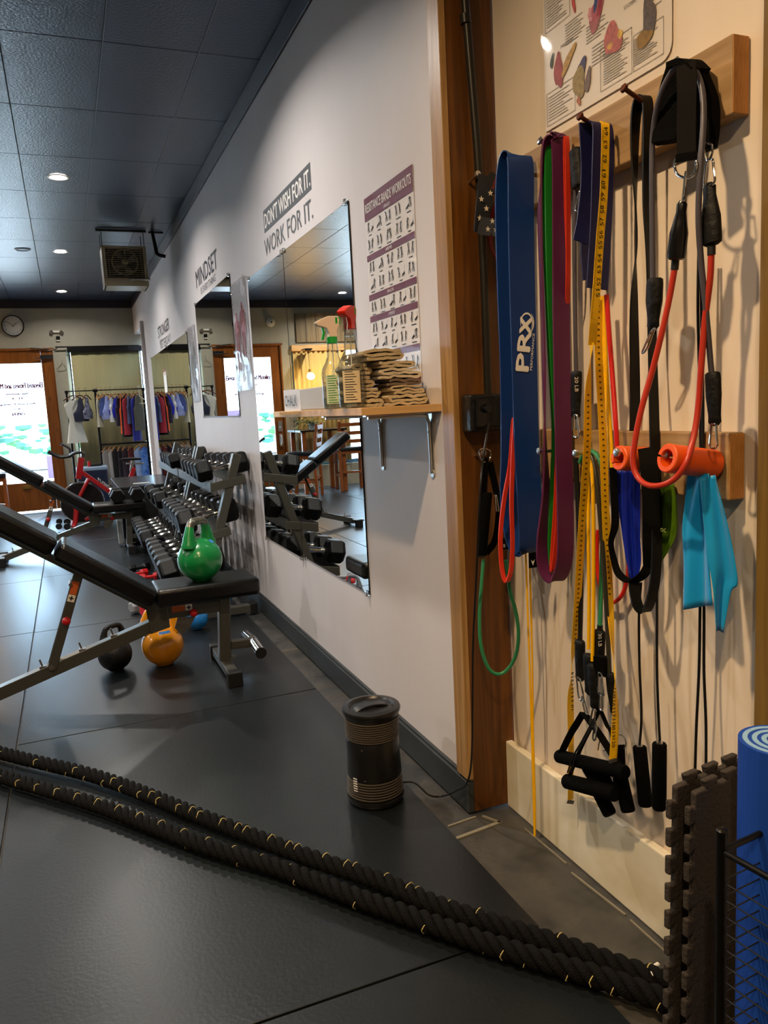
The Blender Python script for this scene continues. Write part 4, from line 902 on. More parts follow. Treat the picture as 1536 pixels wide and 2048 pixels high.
def muscle_poster(y0, y1, z0, z1, label, dark):
    t = thing('anatomy_poster', label, 'poster', (WX, (y0+y1)/2, z0), 'narrow laminated muscle posters')
    obj('sheet', panel(M(), y0, y1, z0, z1, WX-.003), mat('grey_sheet', '#b5b0b2', .4), t, solid=.001)
    red = mat('muscle_red', '#8e2f30', .5) if not dark else mat('muscle_grey', '#6a6664', .5)
    for cy in (.30, .68):
        m = M(); yc = y1-(y1-y0)*cy; zt = z1-(z1-z0)*(.20 if cy > .5 else .27); h = (z1-z0)*.62; w = (y1-y0)*.17
        out = [(0, 0), (.25, .01), (.3, .07), (.25, .11), (.9, .15), (1, .22), (1.25, .5), (1.1, .52), (.75, .28), (.6, .42), (.75, .6), (.5, .78), (.45, 1), (.2, 1), (.15, .6), (0, .5)]
        P = [(a*w, -b*h) for a, b in out]+[(-a*w, -b*h) for a, b in reversed(out[1:-1])]
        o = V(WX-.0046, yc, zt); 
        half = len(out); m.add([o+V(0, -a, b) for a, b in P], [tuple(range(len(P)))]); obj('muscle_figure', m, red, t)
    m = M(); rnd = random.Random(4)
    for i in range(46):
        yy = y0+(y1-y0)*rnd.uniform(.06, .94); zz = z0+(z1-z0)*rnd.uniform(.05, .95); panel(m, yy-.02, yy+.02, zz, zz+.003, WX-.0044)
    obj('caption_lines', m, mat('soft_print', '#77706e', .6), t)
    m = M(); k = 9
    for i in range(k+1):
        zz = z0-.01+(z1-z0+.02)*i/k
        for j in range(5): m.v.append(V(WX-.007-.006*math.sin(i*1.7+j)-.004*math.sin(j*2.2+i*.6), y1+.01-(y1-y0+.02)*j/4, zz))
    m.f = [(i*5+j, i*5+j+1, i*5+j+6, i*5+j+5) for i in range(k) for j in range(4)]
    obj('laminate', m, clear('laminate_shiny', gloss=.08, rough=.05, fres=.25), t, 80)
muscle_poster(4.60, 5.04, 1.39, 2.03, 'narrow laminated poster with two red muscle figures between the mirrors', False)
muscle_poster(6.55, 6.93, 1.36, 1.97, 'narrow laminated poster with grey figures left of the smaller mirror', True)

# shelf with its load
t = thing('wall_shelf', 'pine board shelf on two steel brackets holding bottles and towels', 'shelf', (.92, 2.6, 1.22))
m = M(); m.box((.917, 2.63, 1.233), (.256, 1.03, .023)); obj('board', m, PINE, t, bevel=.0015)
for y in (2.19, 2.60):
    m = M(); m.bar((.825, y, 1.2185), (WX-.002, y, 1.2185), .026, .004); m.bar((WX-.002, y, 1.222), (WX-.002, y, 1.03), .026, .004, (1, 0, 0)); m.tube([(.835, y, 1.213), (WX-.035, y, 1.212), (WX-.014, y, 1.20), (WX-.009, y, 1.17), (WX-.007, y, 1.03)], .0055, 8, sub=4)
    m.cyl((WX-.003, y, 1.03), (WX-.006, y, 1.03), .013, n=14); br = obj('bracket', m, ZINC, t, True)
    m = M(); m.cyl((WX-.006, y, 1.035), (WX-.010, y, 1.035), .005, n=10); m.cyl((WX-.009, y, 1.16), (WX-.014, y, 1.16), .004, n=10); obj('screw', m, DULLM, br, True)
t = thing('chalk_box', 'white cardboard box with CHALK written by hand on its paper label', 'box', (.86, 2.70, 1.245))
ax = .798; m = M(); m.box((ax+.065, 2.69, 1.283), (.13, .42, .075)); obj('carton', m, mat('carton_grey', '#b4aea4', .6), t, bevel=.003)
m = M(); m.quad((ax-.003, 2.985, 1.243), (ax-.001, 2.765, 1.240), (ax-.001, 2.765, 1.322), (ax-.003, 2.985, 1.325)); lb_ = obj('paper_label', m, mat('label_white', '#d5d2d4', .6), t, solid=.001)
m = M(); put_text(m, 'CHALK', (ax-.0055, 2.965, 1.262), UX, UZ, w=.17, h=.042); obj('handwriting', m, BLACK, lb_)
m = M(); m.box((.785, 2.86, 1.2365), (.02, .26, .01)); pt = obj('price_strip', m, clear('strip_clear', gloss=.3), None); tag(pt, 'clear plastic label strip clipped to the shelf edge below the chalk box', 'label holder')
BOT = clear('bottle_clear', (.93, .96, .95), gloss=.10, rough=.03)
def bottle(px, py, Y, lblcol, capm, trigm, ink, label, flip=1, s=1.0, w=1.2, hd=(-.98, .05)):
    c = U(px, py, Y=Y); x, y, z = c.x, Y, 1.2455
    t = thing('spray_bottle', label, 'spray bottle', (x, y, z), 'clear spray bottles on the shelf')
    m = M(); m.lathe([(0, .030*s*w), (.004, .036*s*w), (.02, .037*s*w), (.115*s, .037*s*w), (.135*s, .034*s*w), (.155*s, .024*s*w), (.175*s, .0175*s*w), (.2*s, .016*s*w), (.225*s, .0145*s*w)], (x, y, z), n=28, sq=(1, .72)); bd = obj('body', m, BOT, t, True)
    m = M(); m.lathe([(.004, .030*s*w), (.02, .0345*s*w), (.035, .0345*s*w), (.0351, 0)], (x, y, z), n=24, sq=(1, .7)); obj('liquid', m, clear('liquid', (.86, .92, .9), gloss=.05), t, True)
    m = M(); n = 9
    for i in range(n+1):
        a = math.radians(-145+70*i/n); m.v += [V(x+.0378*w*s*math.cos(a), y+.0275*w*s*math.sin(a), z+.016), V(x+.0378*w*s*math.cos(a), y+.0275*w*s*math.sin(a), z+.112*s)]
    m.f = [(2*i, 2*i+2, 2*i+3, 2*i+1) for i in range(n)]; lb = obj('label', m, mat('blabel_'+lblcol.strip('#'), lblcol, .6), t)
    m = M()
    for i in range(12):
        zz = z+.112*s-i*.0075; w_ = .02+.012*((i*7) % 3)/3; zz -= .004
        a0, a1 = math.radians(-135), math.radians(-135+w_*1600); m.add([V(x+.0384*w*s*math.cos(a0+(a1-a0)*k/3), y+.0281*w*s*math.sin(a0+(a1-a0)*k/3), zz+dz) for k in range(4) for dz in (0, .0022)], [(2*k, 2*k+2, 2*k+3, 2*k+1) for k in range(3)])
    obj('label_print', m, ink, lb)
    m = M(); m.cyl((x, y, z+.03), (x, y, z+.225*s), .002, n=6); obj('dip_tube', m, WHITE, t, True)
    m = M(); m.lathe([(0, .0185*s), (.022*s, .0175*s)], (x, y, z+.218*s), n=22); obj('cap', m, capm, t, True, bevel=.001)
    z2 = z+.238*s; d = V(hd[0], hd[1], 0).normalized()
    def T(a, b): return (a*s, b*s)
    prof = [T(-.016, 0), T(.012, 0), T(.012, .012), T(.020, .030), T(.052, .040), T(.058, .050), T(.034, .062), T(.012, .070), T(-.022, .070), T(-.028, .058), T(-.024, .038), T(-.016, .022)]
    w_ = .028*s; nn = d.cross(V(0, 0, 1)).normalized()
    m = M(); m.prism(prof, V(x, y, z2)-nn*(w_/2), d, (0, 0, 1), w_); obj('spray_head', m, trigm, t, bevel=.003)
    m = M(); m.prism([T(.028, .034), T(.036, .036), T(.032, .015), T(.038, -.008), T(.031, -.009), T(.024, .012)], V(x, y, z2)-nn*.007, d, (0, 0, 1), .014); obj('trigger', m, capm, t, bevel=.002)
    m = M(); m.box(V(x, y, z2+.055*s)+d*(.0-.018*s), (.02*s, .028*s, .026*s)); obj('head_insert', m, mat('spray_green', '#169a3c', .35), t, bevel=.003)
CREAM = mat('spray_cream', '#ddc9b4', .4); SG = mat('spray_green', '#169a3c', .35); SR = mat('spray_red', '#d92a12', .35)
bottle(672, 812, 2.40, '#cfe0c4', SG, CREAM, mat('ink_green', '#2c8a3a', .5), 'clear spray bottle with cream head and green collar, the farther one', 1, .94)
bottle(708, 812, 2.25, '#d9c9a6', clear('cap_clear', gloss=.2), SR, BLACK, 'clear spray bottle with red trigger head, in front beside the towels', .25, .98, 1.25, (-.7, -.7))
# folded towels
def towel(x0, x1, y, z, th, layers, col, label, seed, dep=.20):
    rnd = random.Random(seed); P = []; k = th/layers
    for i in range(layers):
        zz = z+k*(i+.5); a, b = (x0, x1) if i % 2 == 0 else (x1, x0)
        a += rnd.uniform(0, .012)*(1 if a < b else -1); b -= rnd.uniform(0, .012)*(1 if a < b else -1)
        for j in range(7):
            f = j/6; P.append(V(a+(b-a)*f, y, zz+rnd.uniform(-.0012, .0012)+.003*math.sin(f*PI)*rnd.uniform(-.4, 1)))
        if i < layers-1: e = 1 if b > a else -1; P.append(V(b+e*k*.5, y, zz+k*.5))
    m = M(); m.ribbon(P, (0, 1, 0), dep, k*.74, 4)
    for p in m.v: p.z += .0035*noise.noise(p*45); p.x += .002*noise.noise(p*35); p.y += .004*noise.noise(p*22)
    return tag(obj('folded_towel', m, mat('towel_'+col.strip('#'), col, .95, bump=.5, bscale=350, sheen=.3), None, 80), label, 'towel', 'folded cloths stacked on the shelf')
yt = 2.29; zt = 1.2452
towel(.905, 1.035, yt, zt, .032, 3, '#c3b18d', 'beige folded cloth, bottom of the right pile at the shelf end', 1)
towel(.915, 1.030, yt, zt+.033, .026, 3, '#bdaa86', 'beige folded cloth, second from the bottom of the right pile', 2)
towel(.905, 1.015, yt, zt+.060, .020, 2, '#6d5a4a', 'brown folded cloth in the middle of the right pile', 3)
towel(.885, 1.010, yt, zt+.081, .030, 3, '#cdbfa4', 'pale cream folded cloth above the brown one', 4)
towel(.880, .995, yt, zt+.112, .022, 2, '#c0ae8b', 'beige folded cloth near the top of the right pile', 5)
towel(.835, .96, yt, zt+.135, .034, 3, '#b5a27c', 'beige folded cloth topmost of the pile, against the poster', 6)
towel(.815, .897, yt+.02, zt, .026, 2, '#bfae8a', 'beige folded cloth, bottom of the left pile behind the red headed bottle', 7, .16)
towel(.815, .895, yt+.02, zt+.027, .030, 3, '#b7a480', 'beige folded cloth, second of the left pile', 8, .16)
towel(.812, .873, yt+.02, zt+.058, .036, 3, '#ad9a76', 'beige folded cloth, third of the left pile', 9, .16)
towel(.815, .868, yt+.02, zt+.095, .038, 3, '#b3a07c', 'beige folded cloth, upper of the left pile under the topmost one', 10, .16)

# tower heater on the floor
c = U(752, 1592, Z=.008); fx, fy = c.x, c.y
t = thing('tower_fan_heater', 'black round floor heater with ringed vents and a top grip, corded to the wall', 'heater', (fx, fy, .008))
BR = mat('heater_black', '#161616', .32)
R_ = .090; zb = .008
m = M(); m.lathe([(0, R_*.96), (.012, R_*1.02), (.02, R_*1.0)], (fx, fy, zb), n=40); obj('base', m, BR, t, True)
m = M(); m.lathe([(.02, R_*.93), (.30, R_*.90)], (fx, fy, zb), n=40); m.lathe([(.085, R_*.955), (.088, R_*.965), (.15, R_*.93), (.205, R_*.93), (.208, R_*.92)], (fx, fy, zb), n=40, cap=False); obj('body', m, BR, t, True)
VENT = mat('vent_ring', '#4d463e', .4)
def vent(k, h, r): 
    m = M(); m.lathe([(h-.0022, r-.004), (h-.0015, r), (h+.0015, r), (h+.0022, r-.004)], (fx, fy, zb), n=40, cap=False); obj('vent_ring', m, VENT, t, True)
for k in range(7): vent(k, .028+k*.0085, R_*(1.0-k*.004))
for k in range(9): vent(k, .213+k*.0072, R_*(.945+k*.002))
m = M(); m.lathe([(.275, R_*.92), (.285, R_*.98), (.292, R_*1.02), (.30, R_*1.03), (.305, R_*1.0), (.308, R_*.82), (.302, R_*.74), (.285, R_*.68), (.283, 0)], (fx, fy, zb), n=48); obj('top_rim', m, BR, t, True)
m = M(); P = []; 
for i in range(9):
    a = PI*i/8; P.append((fx-.062*math.cos(a), fy+.01*0, zb+.285+.024*math.sin(a)))
m.ribbon(P, (0, 1, 0), .034, .006, 3); obj('grip', m, BR, t, True, bevel=.002)
m = M(); m.box((fx-R_*.62, fy-R_*.66, zb+.19), (.012, .004, .004)); m.box((fx-R_*.55, fy-R_*.72, zb+.092), (.02, .005, .005)); obj('latch', m, DULLM, t, bevel=.001)
m = M(); a = math.radians(208); cc = V(fx+R_*.945*math.cos(a), fy+R_*.945*math.sin(a), zb+.055)
for i in range(6): m.add([cc+V(-math.sin(a), math.cos(a), 0)*(k*.008)+V(math.cos(a), math.sin(a), 0)*.007+V(0, 0, i*.008+dz) for k, dz in ((-1, 0), (1, 0), (1, .004), (-1, .004))], [(0, 1, 2, 3)])
obj('rating_label', m, WHITE, t)
m = M(); P = [V(fx+R_*.9, fy-.01, .04), U(830, 1566, Z=.03), U(858, 1590, Z=.014), U(885, 1592, Z=.006), U(915, 1580, X=1.012), U(935, 1563, X=1.012), U(944, 1500, X=1.010), U(946, 1300, X=1.010), U(953, 1150, X=1.005), U(962, 960, X=1.0), U(978, 840, Y=1.94)]
m.tube(P, .0032, 8, sub=6); obj('power_cord', m, BPLA, t, True)

# ================================================================== BATTLE ROPE
def rope(pts, r, name, label, group, turn=.062, seed=0):
    P = smooth([V(*p) for p in pts], 40); L = [0]
    for a, b in zip(P, P[1:]): L.append(L[-1]+(b-a).length)
    t = thing(name, label, 'rope', tuple(P[len(P)//2]-V(0, 0, r)), group)
    step = .0048; N = int(L[-1]/step); Q = []; k = 0
    for i in range(N+1):
        s = i*step
        while k < len(L)-2 and L[k+1] < s: k += 1
        f = (s-L[k])/max(1e-9, L[k+1]-L[k]); Q.append(P[k].lerp(P[k+1], min(1, f)))
    lay = .10
    for q in range(3):
        m = M(); path = []
        for i, p in enumerate(Q):
            d = (Q[min(i+1, N)]-Q[max(i-1, 0)]).normalized(); x = d.cross(V(0, 0, 1)).normalized(); y = x.cross(d); a = -2*PI*(i*step/lay)+q*2*PI/3
            path.append(p+(x*math.cos(a)+y*math.sin(a))*r*.57)
        m.tube(path, r*.45, 10); obj('strand', m, mat('rope_black', '#060606', .85, spec=.2, bump=.5, bscale=260, stretch=(1, 1, 1)), t, 80)
        m = M(); rnd = random.Random(seed+q)
        i = rnd.randint(2, 14)+q*7
        if q == 2: continue
        while i < N-6:
            seg = []
            for j in range(i, min(N, i+8)):
                d = (Q[min(j+1, N)]-Q[max(j-1, 0)]).normalized(); x = d.cross(V(0, 0, 1)).normalized(); y = x.cross(d); a = -2*PI*(j*step/lay)+q*2*PI/3
                rad = (x*math.cos(a)+y*math.sin(a)); tt = (path[min(j+1, N)]-path[j-1]).normalized(); sd = tt.cross(rad).normalized(); th_ = math.radians(-52+104*(j-i)/7); seg.append(path[i+3+(j-i)//4]+(rad*math.cos(th_)+sd*math.sin(th_))*r*.46)
            m.tube(seg, .0012, 5); i += int(lay*(1 if q else 2)/step)
        o = obj('tracer_yarn', m, mat('tracer_yellow', '#c9b873', .6), t); o['kind'] = 'stuff'
    return t
def gp(x, y, z): p = U(x, y, Z=z); return (p.x, p.y, p.z)
RR_ = .0245
ra = [gp(x, y, .008+RR_) for x, y in ((-560, 1345), (-250, 1432), (0, 1505), (200, 1555), (400, 1632), (600, 1708), (760, 1762), (880, 1813), (1000, 1852), (1150, 1900), (1290, 1950), (1420, 1985))]
rb = [gp(x, y, .008+RR_) for x, y in ((-560, 1390), (-250, 1475), (0, 1552), (200, 1612), (400, 1688), (560, 1737), (700, 1790), (830, 1836), (960, 1882), (1100, 1925), (1260, 1975), (1400, 2030))]
rope(ra, RR_, 'battle_rope', 'thick black twisted battle rope, the upper of two lengths across the floor', 'battle rope lengths on the floor', seed=1)
rope(rb, RR_, 'battle_rope', 'thick black twisted battle rope, the lower length nearer the camera', 'battle rope lengths on the floor', seed=5)
c = U(1305, 1942, Z=.05); m = M(); m.tube([c+V(.0, -.005, -.008), c+V(.005, .005, .0), c+V(.025, .012, -.002)], .005, 8, sub=3); tag(obj('white_tie', m, WHITE, None, True), 'small white tie at the rope end beside the foam mats', 'tie')
# ================================================================== NEAR WALL
def P(x, y, Y=None, X=None, Z=None): return U(x, y, X=X, Y=Y, Z=Z)
t = thing('hook_board', 'long weathered lumber board on the near wall, the upper one with bolts', 'board', (1.17, 1.5, 1.728), 'bolted hook boards on the near wall')
m = M(); m.box((1.169, 1.522, 1.797), (.038, .806, .134)); obj('board', m, BOARD, t, bevel=.003)
m = M(); m.box((1.169, 1.1185, 1.797), (.036, .002, .130)); obj('end_grain', m, mat('end_grain', '#a8702c', .6, col2='#c48a48', vscale=60, stretch=(6, 1, .6)), t, bevel=.001)
bolts_u = [(1355, 125, 1.09), (1250, 178, 1.085), (1162, 234, 1.085), (1082, 283, 1.085), (1022, 322, 1.09)]
def bolt(par, x, y, X, rust, up=.03):
    h = U(x, y, X=X); m = M(); b = V(1.152, h.y, h.z-up); d = (h-b).normalized()
    m.cyl(b, h, .0045, n=10); k = M(); k.lathe([(0, .009), (.006, .009), (.007, .007)], h, d, 6)
    s = obj('bolt', m, rust, par, True); obj('bolt_head', k, ZINC if rust is not RUST else RUST, s, True); return h
RUST = mat('rusty_bolt', '#5b2e1c', .6, metal=.5)
for i, (x, y, X) in enumerate(bolts_u): bolt(t, x, y, X, RUST if i in (1, 2) else ZINC)
t = thing('hook_board', 'long weathered lumber board on the near wall, the lower one behind the orange grips', 'board', (1.17, 1.5, 1.037), 'bolted hook boards on the near wall')
m = M(); m.box((1.169, 1.522, 1.1), (.038, .806, .128)); obj('board', m, BOARD, t, bevel=.003)
m = M(); m.box((1.169, 1.1185, 1.1), (.036, .002, .124)); obj('end_grain', m, MATS['end_grain'], t, bevel=.001)
for x, y, X in ((1016, 905, 1.09), (1080, 902, 1.09), (1153, 906, 1.09), (1236, 905, 1.055), (1334, 909, 1.05)): bolt(t, x, y, X, ZINC, .004)
for x, y in ((955, 348), (967, 906)):
    h = U(x, y, Y=1.95); m = M(); m.cyl((h.x, 2.0, h.z-.01), h, .004, n=10); q = obj('post_screw', m, ZINC, None, True); tag(q, 'silver screw in the dark post ' + ('holding the starred strap' if y < 500 else 'holding the black handle ring'), 'screw', 'screws in the dark post'); k = M(); k.lathe([(0, .009), (.005, .008)], h, (0, -1, .2), 8); obj('screw_head', k, ZINC, q, True)

# conduit and outlet box on the dark post
m = M(); m.tube([P(926, -60, Y=1.975), P(930, 0, Y=1.975), P(945, 180, Y=1.975), P(958, 350, Y=1.975), P(968, 560, Y=1.975), P(976, 790, Y=1.975)], .0115, 12, sub=3); c_ = obj('conduit', m, mat('conduit_dark', '#2a2823', .4, metal=.5), None, True); tag(c_, 'dark conduit pipe running down the brown post to the socket box', 'conduit')
m = M(); m.cyl(P(930, 30, Y=1.975), P(932, 48, Y=1.975), .0145); obj('coupling', m, MATS['conduit_dark'], c_, True)
t = thing('outlet_box', 'black electrical socket box low on the brown post', 'socket', (1.1, 1.96, 1.15))
m = M(); m.box((1.103, 1.965, 1.213), (.115, .06, .105)); obj('box', m, mat('box_black', '#131312', .3, bump=.4, bscale=50), t, bevel=.006)
m = M(); m.box((1.105, 1.932, 1.213), (.09, .006, .08)); m.cyl((1.09, 1.93, 1.225), (1.09, 1.915, 1.225), .012); obj('cover_plate', m, BLKG, t, bevel=.003)

def strap(par, name, path, w, th, mt, sub=8, wd=(1, 0, 0), closed=False):
    m = M(); m.ribbon([q for q in path], wd, w, th, sub, closed); return obj(name, m, mt, par, 70)
def cord(par, name, path, r, mt, sub=8, n=12, closed=False):
    m = M(); m.tube(path, r, n, sub=sub, closed=closed); return obj(name, m, mt, par, True)
def carabiner(par, top, bot, w=.016, r=.0022, mt=CHROME, side=(0, 1, 0), name='carabiner'):
    a, b = V(*top), V(*bot); d = b-a; s = V(*side); pts = [a-s*w*.35, a-d*.06, a+s*w*.35, a+d*.35+s*w*.5, b-d*.12+s*w*.62, b+d*.02, b-d*.12-s*w*.62, a+d*.35-s*w*.45]
    return cord(par, name, pts, r, mt, 5, 8, True)
def foam_handle(par, a, b, r, name='handle', capr=.5, mt=None, metal=True):
    a, b = V(*a), V(*b); d = (b-a).normalized(); L = (b-a).length; m = M()
    m.lathe([(0, r*.55), (.001, r*.9), (.004, r), (L-.006, r*1.02), (L-.001, r*.9), (L, r*.3)], a, d, 20); o = obj(name, m, mt or FOAM, par, True)
    if metal: m = M(); m.lathe([(-.002, r*.38), (.0, r*.42), (.0015, r*.2)], a, d, 16, cap=False); m.lathe([(-.0025, r*.15), (-.0025, r*.45), (.002, r*.5)], a, d, 16, cap=False); obj('end_ring', m, ZINC, o, True)
    return o
def cover(par, a, b, w0, w1, name='end_sleeve', mt=None, flat=.62):
    """soft sleeve with a gathered end"""
    a, b = V(*a), V(*b); d = (b-a).normalized(); L = (b-a).length; m = M()
    m.lathe([(0, w0*.7), (.003, w0*.95), (L*.12, w0), (L*.45, w0*1.0), (L*.62, (w0+w1)/2), (L*.8, w1), (L*.93, w1*1.05), (L, w1*.5)], a, d, 20, sq=(flat, 1)); return obj(name, m, mt or mat('sleeve_black', '#060606', .6, spec=.3, bump=.35, bscale=60), par, True)

GN = 'resistance bands and tubes hanging on the near wall'
# 1 starred strap
t = thing('starred_band', 'dark strap printed with white stars hanging on the post screw', 'strap', tuple(P(975, 470, Y=1.9)), GN)
NAVY = mat('star_cloth', '#15171f', .75, bump=.2, bscale=200)
strap(t, 'strap', [P(972, 352, Y=1.93), P(970, 390, Y=1.91), P(966, 420, Y=1.90), P(962, 466, Y=1.90)], .046, .003, NAVY, wd=(1, .1, .25))
strap(t, 'cross_strap', [P(958, 450, Y=1.895), P(985, 455, Y=1.86), P(1022, 454, Y=1.83)], .044, .003, NAVY, wd=(0, .1, 1))
strap(t, 'hook_patch', [P(973, 355, Y=1.935), P(990, 366, Y=1.91), P(998, 378, Y=1.89)], .04, .004, mat('velcro', '#0d0c0d', .9), wd=(.4, .2, 1))
strap(t, 'red_lining', [P(996, 400, Y=1.93), P(982, 440, Y=1.94), P(982, 490, Y=1.94), P(1000, 530, Y=1.92)], .03, .002, mat('lining_red', '#7c1014', .8), wd=(1, 1, 0))
m = M()
def star(m, c, r, ux, uz):
    pts = []
    for k in range(10): a = PI/2+k*PI/5; q = r if k % 2 == 0 else r*.42; pts.append(c+ux*(q*math.cos(a))+uz*(q*math.sin(a)))
    pts.append(c); m.add(pts, [(10, k, (k+1) % 10) for k in range(10)])
for x, y in ((981, 386), (963, 398), (973, 417), (960, 436), (967, 454)): star(m, P(x, y, Y=1.896), .0085, V(1, 0, 0), V(0, 0, 1))
for x, y in ((985, 442), (976, 458), (992, 459), (1009, 445)): star(m, P(x, y, Y=1.825+.0006*(1022-x)), .0075, V(1, 0, 0), V(0, 0, 1))
obj('printed_stars', m, mat('star_cream', '#d8cdb4', .7), t, solid=.0006)
m = M(); put_text(m, 'Serious', P(987, 379, Y=1.885), (0.35, 0, .9), (-.9, 0, .35), h=.008); obj('red_stitching', m, REDP, t)

# 2 wide blue loop
BLU = mat('band_blue', '#0b3474', .42, spec=.5, bump=.05, bscale=30)
t = thing('loop_band', 'very wide blue loop band with white logo and lettering', 'resistance band', tuple(P(1050, 700, Y=1.76)), GN)
yf, yb_ = 1.735, 1.775
path = [P(1041, 330, Y=yf), P(1042, 450, Y=yf), P(1045, 600, Y=yf), P(1049, 740, Y=yf), P(1053, 880, Y=yf), P(1059, 1000, Y=yf), P(1062, 1070, Y=yf+.004), P(1059, 1103, Y=yf+.015), P(1040, 1090, Y=yf+.04), P(1028, 1040, Y=1.80), P(1024, 980, Y=1.80), P(1026, 900, Y=1.79), P(1025, 740, Y=1.785), P(1019, 560, Y=1.78), P(1016, 400, Y=1.775), P(1022, 325, Y=1.762), P(1033, 313, Y=1.748)]
strap(t, 'band', path, .073, .0045, BLU, 8, closed=True)
m = M(); yy = yf-.0035
def pt(x, y): return P(x, y, Y=yy)
ax = (pt(1040, 660)-pt(1034, 742)).normalized(); lf = V(0, -1, 0).cross(ax)*-1
if lf.x > 0: lf = -lf
o = pt(1056, 742)
put_text(m, 'PR', o, ax, lf, w=(pt(1040, 661)-pt(1040, 741)).length, h=.036, bold=.0026)
put_text(m, 'x', pt(1060, 668), ax, lf, w=.040, h=.031, bold=.0022)
put_text(m, 'PERFORMANCE', pt(1064, 741), ax, lf, w=(pt(1040, 666)-pt(1040, 741)).length, h=.0068)
cc = pt(1053, 646)
for (r1, s, e, wd_) in ((.024, -40, 215, .0022), (.029, -75, 60, .0016)):
    pr = None
    for k in range(19):
        a = math.radians(s+(e-s)*k/18); p = cc-lf*(r1*.72*math.cos(a))+ax*(r1*math.sin(a)); d = (-lf*math.cos(a)*.72+ax*math.sin(a)).normalized(); q = (p-d*wd_*math.sin(PI*k/18), p+d*wd_*math.sin(PI*k/18))
        if pr: m.add([pr[0], pr[1], q[1], q[0]], [(0, 1, 2, 3)])
        pr = q
obj('logo_lettering', m, WHITE, t)
# 3 purple loop
PUR = mat('band_purple', '#571f49', .5, spec=.4)
t = thing('loop_band', 'wide purple loop band reaching down past the lower board', 'resistance band', tuple(P(1110, 700, Y=1.62)), GN)
path = [P(1120, 290, Y=1.60), P(1122, 450, Y=1.60), P(1122, 600, Y=1.60), P(1124, 740, Y=1.60), P(1127, 900, Y=1.60), P(1131, 1050, Y=1.60), P(1128, 1125, Y=1.61), P(1112, 1160, Y=1.63), P(1092, 1135, Y=1.655), P(1086, 1080, Y=1.66), P(1092, 990, Y=1.655), P(1097, 880, Y=1.65), P(1097, 740, Y=1.645), P(1091, 560, Y=1.64), P(1088, 400, Y=1.63), P(1095, 300, Y=1.62), P(1108, 281, Y=1.61)]
for k_, x_ in ((11, 1090), (12, 1088), (13, 1083), (14, 1080)): path[k_] = P(x_, (880, 740, 560, 400)[k_-11], Y=1.645)
strap(t, 'band', path, .046, .0045, PUR, 8, closed=True, wd=[(1, 0, 0)]*9+[(1, .3, 0), (.9, .6, 0), (.7, .9, 0), (.5, 1, 0), (.5, 1, 0), (.5, 1, 0), (.9, .4, 0), (1, 0, 0)])
# 4 green loop inside it
GRN = mat('band_green', '#1c7a24', .45)
t = thing('loop_band', 'green loop band hanging inside the purple loop', 'resistance band', tuple(P(1105, 700, Y=1.64)), GN)
path = [P(1098, 296, Y=1.615), P(1099, 420, Y=1.615), P(1102, 560, Y=1.615), P(1110, 740, Y=1.62), P(1120, 900, Y=1.63), P(1121, 1040, Y=1.63), P(1116, 1130, Y=1.635), P(1109, 1138, Y=1.645), P(1104, 1090, Y=1.65), P(1108, 980, Y=1.65), P(1112, 860, Y=1.65), P(1104, 700, Y=1.64), P(1098, 560, Y=1.64), P(1092, 430, Y=1.635), P(1094, 310, Y=1.63)]
strap(t, 'band', path, .024, .004, GRN, 8, closed=True)
# 5 narrow orange red loop at its right
RDB = mat('band_red', '#c43018', .45)
t = thing('loop_band', 'narrow red loop band behind the right edge of the purple one', 'resistance band', tuple(P(1135, 500, Y=1.58)), GN)
path = [P(1134, 290, Y=1.575), P(1136, 420, Y=1.575), P(1136, 560, Y=1.585), P(1133, 640, Y=1.605), P(1118, 900, Y=1.62), P(1115, 1040, Y=1.625), P(1107, 1130, Y=1.625), P(1104, 1128, Y=1.63), P(1112, 1000, Y=1.64), P(1116, 860, Y=1.64), P(1128, 700, Y=1.62), P(1134, 500, Y=1.60), P(1131, 300, Y=1.59)]
strap(t, 'band', path, .012, .004, RDB, 8, closed=True)
# 6 red orange loop and left hand cluster on the post
t = thing('loop_band', 'narrow bright red loop band in front of the blue one at its lower left', 'resistance band', tuple(P(1015, 1000, Y=1.72)), GN)
path = [P(1029, 845, Y=1.745), P(1025, 930, Y=1.74), P(1023, 1010, Y=1.74), P(1025, 1090, Y=1.74), P(1021, 1145, Y=1.74), P(1011, 1163, Y=1.75), P(1003, 1130, Y=1.765), P(1001, 1070, Y=1.77), P(1008, 1000, Y=1.775), P(1020, 930, Y=1.775), P(1026, 850, Y=1.77)]
strap(t, 'band', path, .011, .005, RDB, 8, closed=True)
GT = mat('tube_green', '#2c7d52', .35); YT = mat('tube_yellow', '#f0b400', .3); RT_ = mat('tube_red', '#b3301c', .35); GYT = mat('tube_grey', '#48454f', .4); OLT = mat('tube_olive', '#2c2a20', .4); BKT = mat('tube_black', '#0f0f10', .4)
t = thing('resistance_tube', 'green tube looping low in front of the brown post with a black foam handle', 'resistance tube', tuple(P(985, 1200, Y=1.85)), GN)
cord(t, 'tube', [P(967, 1118, Y=1.90), P(963, 1170, Y=1.89), P(959, 1230, Y=1.88), P(962, 1290, Y=1.87), P(975, 1332, Y=1.86), P(992, 1348, Y=1.85), P(1012, 1342, Y=1.84), P(1030, 1315, Y=1.82), P(1037, 1275, Y=1.80), P(1033, 1230, Y=1.79), P(1020, 1180, Y=1.785), P(1012, 1120, Y=1.78)], .0052, GT)
foam_handle(t, P(964, 1112, Y=1.90), P(975, 985, Y=1.90), .0135, metal=False)
m = M(); m.lathe([(0, .008), (.003, .0135), (.006, .0135)], P(963, 1114, Y=1.90), (0, 0, 1), 16, cap=False); obj('handle_end', m, BRUB, t, True)
